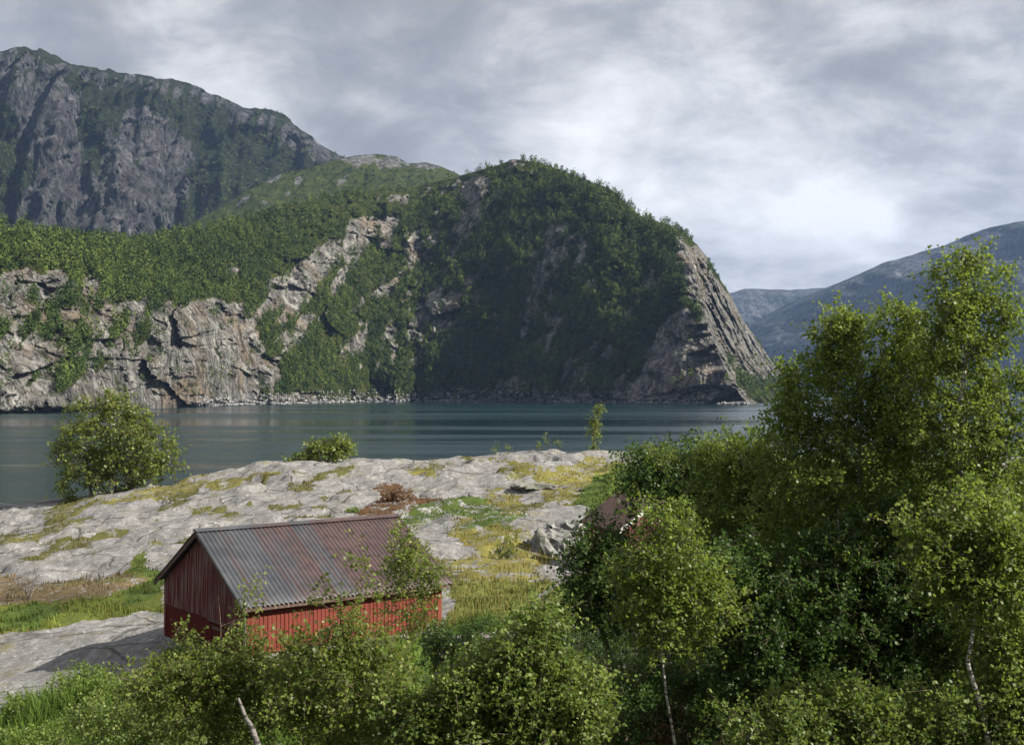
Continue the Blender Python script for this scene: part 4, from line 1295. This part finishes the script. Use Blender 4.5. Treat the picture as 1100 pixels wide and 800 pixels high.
def wp(s):
    x = x0w + s * .98
    return (x, float(wall_y(np.array(x))) - .12), (1, .2)


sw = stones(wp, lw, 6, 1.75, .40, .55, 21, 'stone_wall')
sw.data.materials[0] = M['shade_stone']
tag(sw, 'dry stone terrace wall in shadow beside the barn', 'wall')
m = MB()
pa, pb = wp(0.2)[0], wp(5.2)[0]
m.beam((pa[0], pa[1] - .15, 4.12), (pb[0], pb[1] - .15, 4.34), .22, .14)
o = m.build('timber_beam', M['grey_wood']); tag(o, 'grey timber beam laid along the top of the terrace wall', 'beam')
with_boards(o, .5)

# ---------------------------------------------------------------- red shed among the trees
sx0, sy0 = 5.2, 58.0
szb = Hs(sx0, sy0) - .7
shed = empty('shed', (sx0, sy0, szb), .35)
tag(shed, 'small red shed half hidden behind the dark willow', 'shed')
SW, SL, SH, SR = 3.6, 4.0, 2.9, 4.1
gs = lambda t_: SH + (SR - SH) * (1 - abs(t_ - SW / 2) / (SW / 2)) - .05
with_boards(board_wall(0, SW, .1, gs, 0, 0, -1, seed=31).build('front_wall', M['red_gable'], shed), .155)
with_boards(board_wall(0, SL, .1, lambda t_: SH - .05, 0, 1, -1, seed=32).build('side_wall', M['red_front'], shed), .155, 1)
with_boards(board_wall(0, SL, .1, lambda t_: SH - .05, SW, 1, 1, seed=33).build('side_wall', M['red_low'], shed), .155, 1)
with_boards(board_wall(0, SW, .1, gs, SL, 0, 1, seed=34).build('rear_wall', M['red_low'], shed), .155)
m = MB(); zr = .0
for s_ in (-1, 1):
    ye = SW / 2 + s_ * (SW / 2 + .3)
    sl_ = (SR - SH) / (SW / 2)
    m.quadbox([(SW / 2, -.3, SR), (ye, -.3, SR - sl_ * (SW / 2 + .3)), (ye, SL + .3, SR - sl_ * (SW / 2 + .3)), (SW / 2, SL + .3, SR),
               (SW / 2, -.3, SR + .08), (ye, -.3, SR + .08 - sl_ * (SW / 2 + .3)), (ye, SL + .3, SR + .08 - sl_ * (SW / 2 + .3)), (SW / 2, SL + .3, SR + .08)])
m.build("roof", M["dark_wood"], shed)
M['white'] = mat_boards('white_paint', (.62, .61, .58), (.4, .38, .35), (.5, .5, .48), (.6, .8))
for s_ in (-1, 1):
    m = MB(); ye = SW / 2 + s_ * (SW / 2 + .3)
    m.beam((SW / 2, -.33, SR - .02), (ye, -.33, SR - .02 - (SR - SH) / (SW / 2) * (SW / 2 + .3)), .04, .16)
    m.build('bargeboard', M['white'], shed)
m = MB(); m.box(1.2, 2.2, -.05, -.042 + 0, .12, 2.1); d_ = m.build('door', M['white'], shed)
m = MB(); m.box(2.05, 2.12, -.09, -.052, 1.0, 1.12); m.build('handle', M['dark_wood'], d_)
m = MB(); a, b = P(590, 636, 50), P(642, 600, 50.5)
m.beam((a[0] - .5, a[1], Hs(a[0] - .5, a[1]) + .05), b, .13, .13); o = m.build('leaning_pole', M['grey_wood']); with_boards(o, .5)
tag(o, 'grey pole leaning up from the grass into the dark willow', 'pole')
# fallen pale plank leaning in front of it
m = MB(); a, b = P(656, 578, 52), P(676, 598, 51); m.beam(a, b, .22, .04)
a2 = b + (b - a) * 1.3; m = MB(); m.beam(a, (a2[0], a2[1], Hs(a2[0], a2[1])), .2, .05)
o = m.build('plank', M['white']); tag(o, 'pale plank leaning among the branches by the red shed', 'plank'); with_boards(o, .5)

# ---------------------------------------------------------------- loose boulders on the rock
def boulder(label, px, py, d_, sx__, sy__, sz__, seed, group='boulders on the shore rock'):
    u, v = np.meshgrid(np.linspace(0, 2 * np.pi, 29)[:-1], np.linspace(.02, np.pi - .02, 16))
    s = np.stack([np.sin(v) * np.cos(u), np.sin(v) * np.sin(u), np.cos(v)], -1).reshape(-1, 3)
    s = np.sign(s) * np.abs(s) ** .7
    r = 1 + .12 * ridged(s[:, 0] * 2.5, s[:, 1] * 2.5, s[:, 2] * 2.5, seed=seed + 2) + .30 * cells(s[:, 0] * 1.7 + s[:, 2], s[:, 1] * 1.7 - s[:, 2] * .6, seed) + .45 * fbm(s[:, 0] * 1.6 + seed, s[:, 1] * 1.6, s[:, 2] * 1.6, seed=seed) + .12 * fbm(s[:, 0] * 6, s[:, 1] * 6, s[:, 2] * 6, seed=seed + 1)
    s = s * r[:, None] * np.array([sx__, sy__, sz__])
    n_u = 28; f_ = []
    for i in range(15):
        for j in range(n_u):
            f_.append((i * n_u + j, i * n_u + (j + 1) % n_u, (i + 1) * n_u + (j + 1) % n_u, (i + 1) * n_u + j))
    x = (px - CX) / F * d_; z = Hs(x, d_)
    o = mesh_np('boulder', s, f_, M['stone'], False); o.location = (x, d_, z + sz__ * .1)
    return tag(o, label, 'boulder', group)


boulder('angular grey boulder with a steep dark face beside the yellow turf', 592, 590, 66, .9, 1.0, .9, 13)
boulder('flat topped pale boulder at the edge of the trees', 616, 578, 68, .7, .7, .5, 14)
boulder('broken slab of rock lying in the cleft near the crest', 575, 520, 92, 1.5, .7, .25, 6)

# ---------------------------------------------------------------- air
k = NT('haze_air')
vol = k.n('ShaderNodeVolumePrincipled', Color=(.40, .60, 1.0, 1), Density=3.6e-5, Anisotropy=.2).outputs[0]
m = MB(); m.box(-12100, 12100, -12100, 12100, -8, 1500)
hz = m.build('haze', k.out(None, vol))
tag(hz, 'thin blue air over the fjord', kind='stuff')
print('faces', sum(len(o.data.polygons) for o in bpy.data.objects if o.type == 'MESH'))
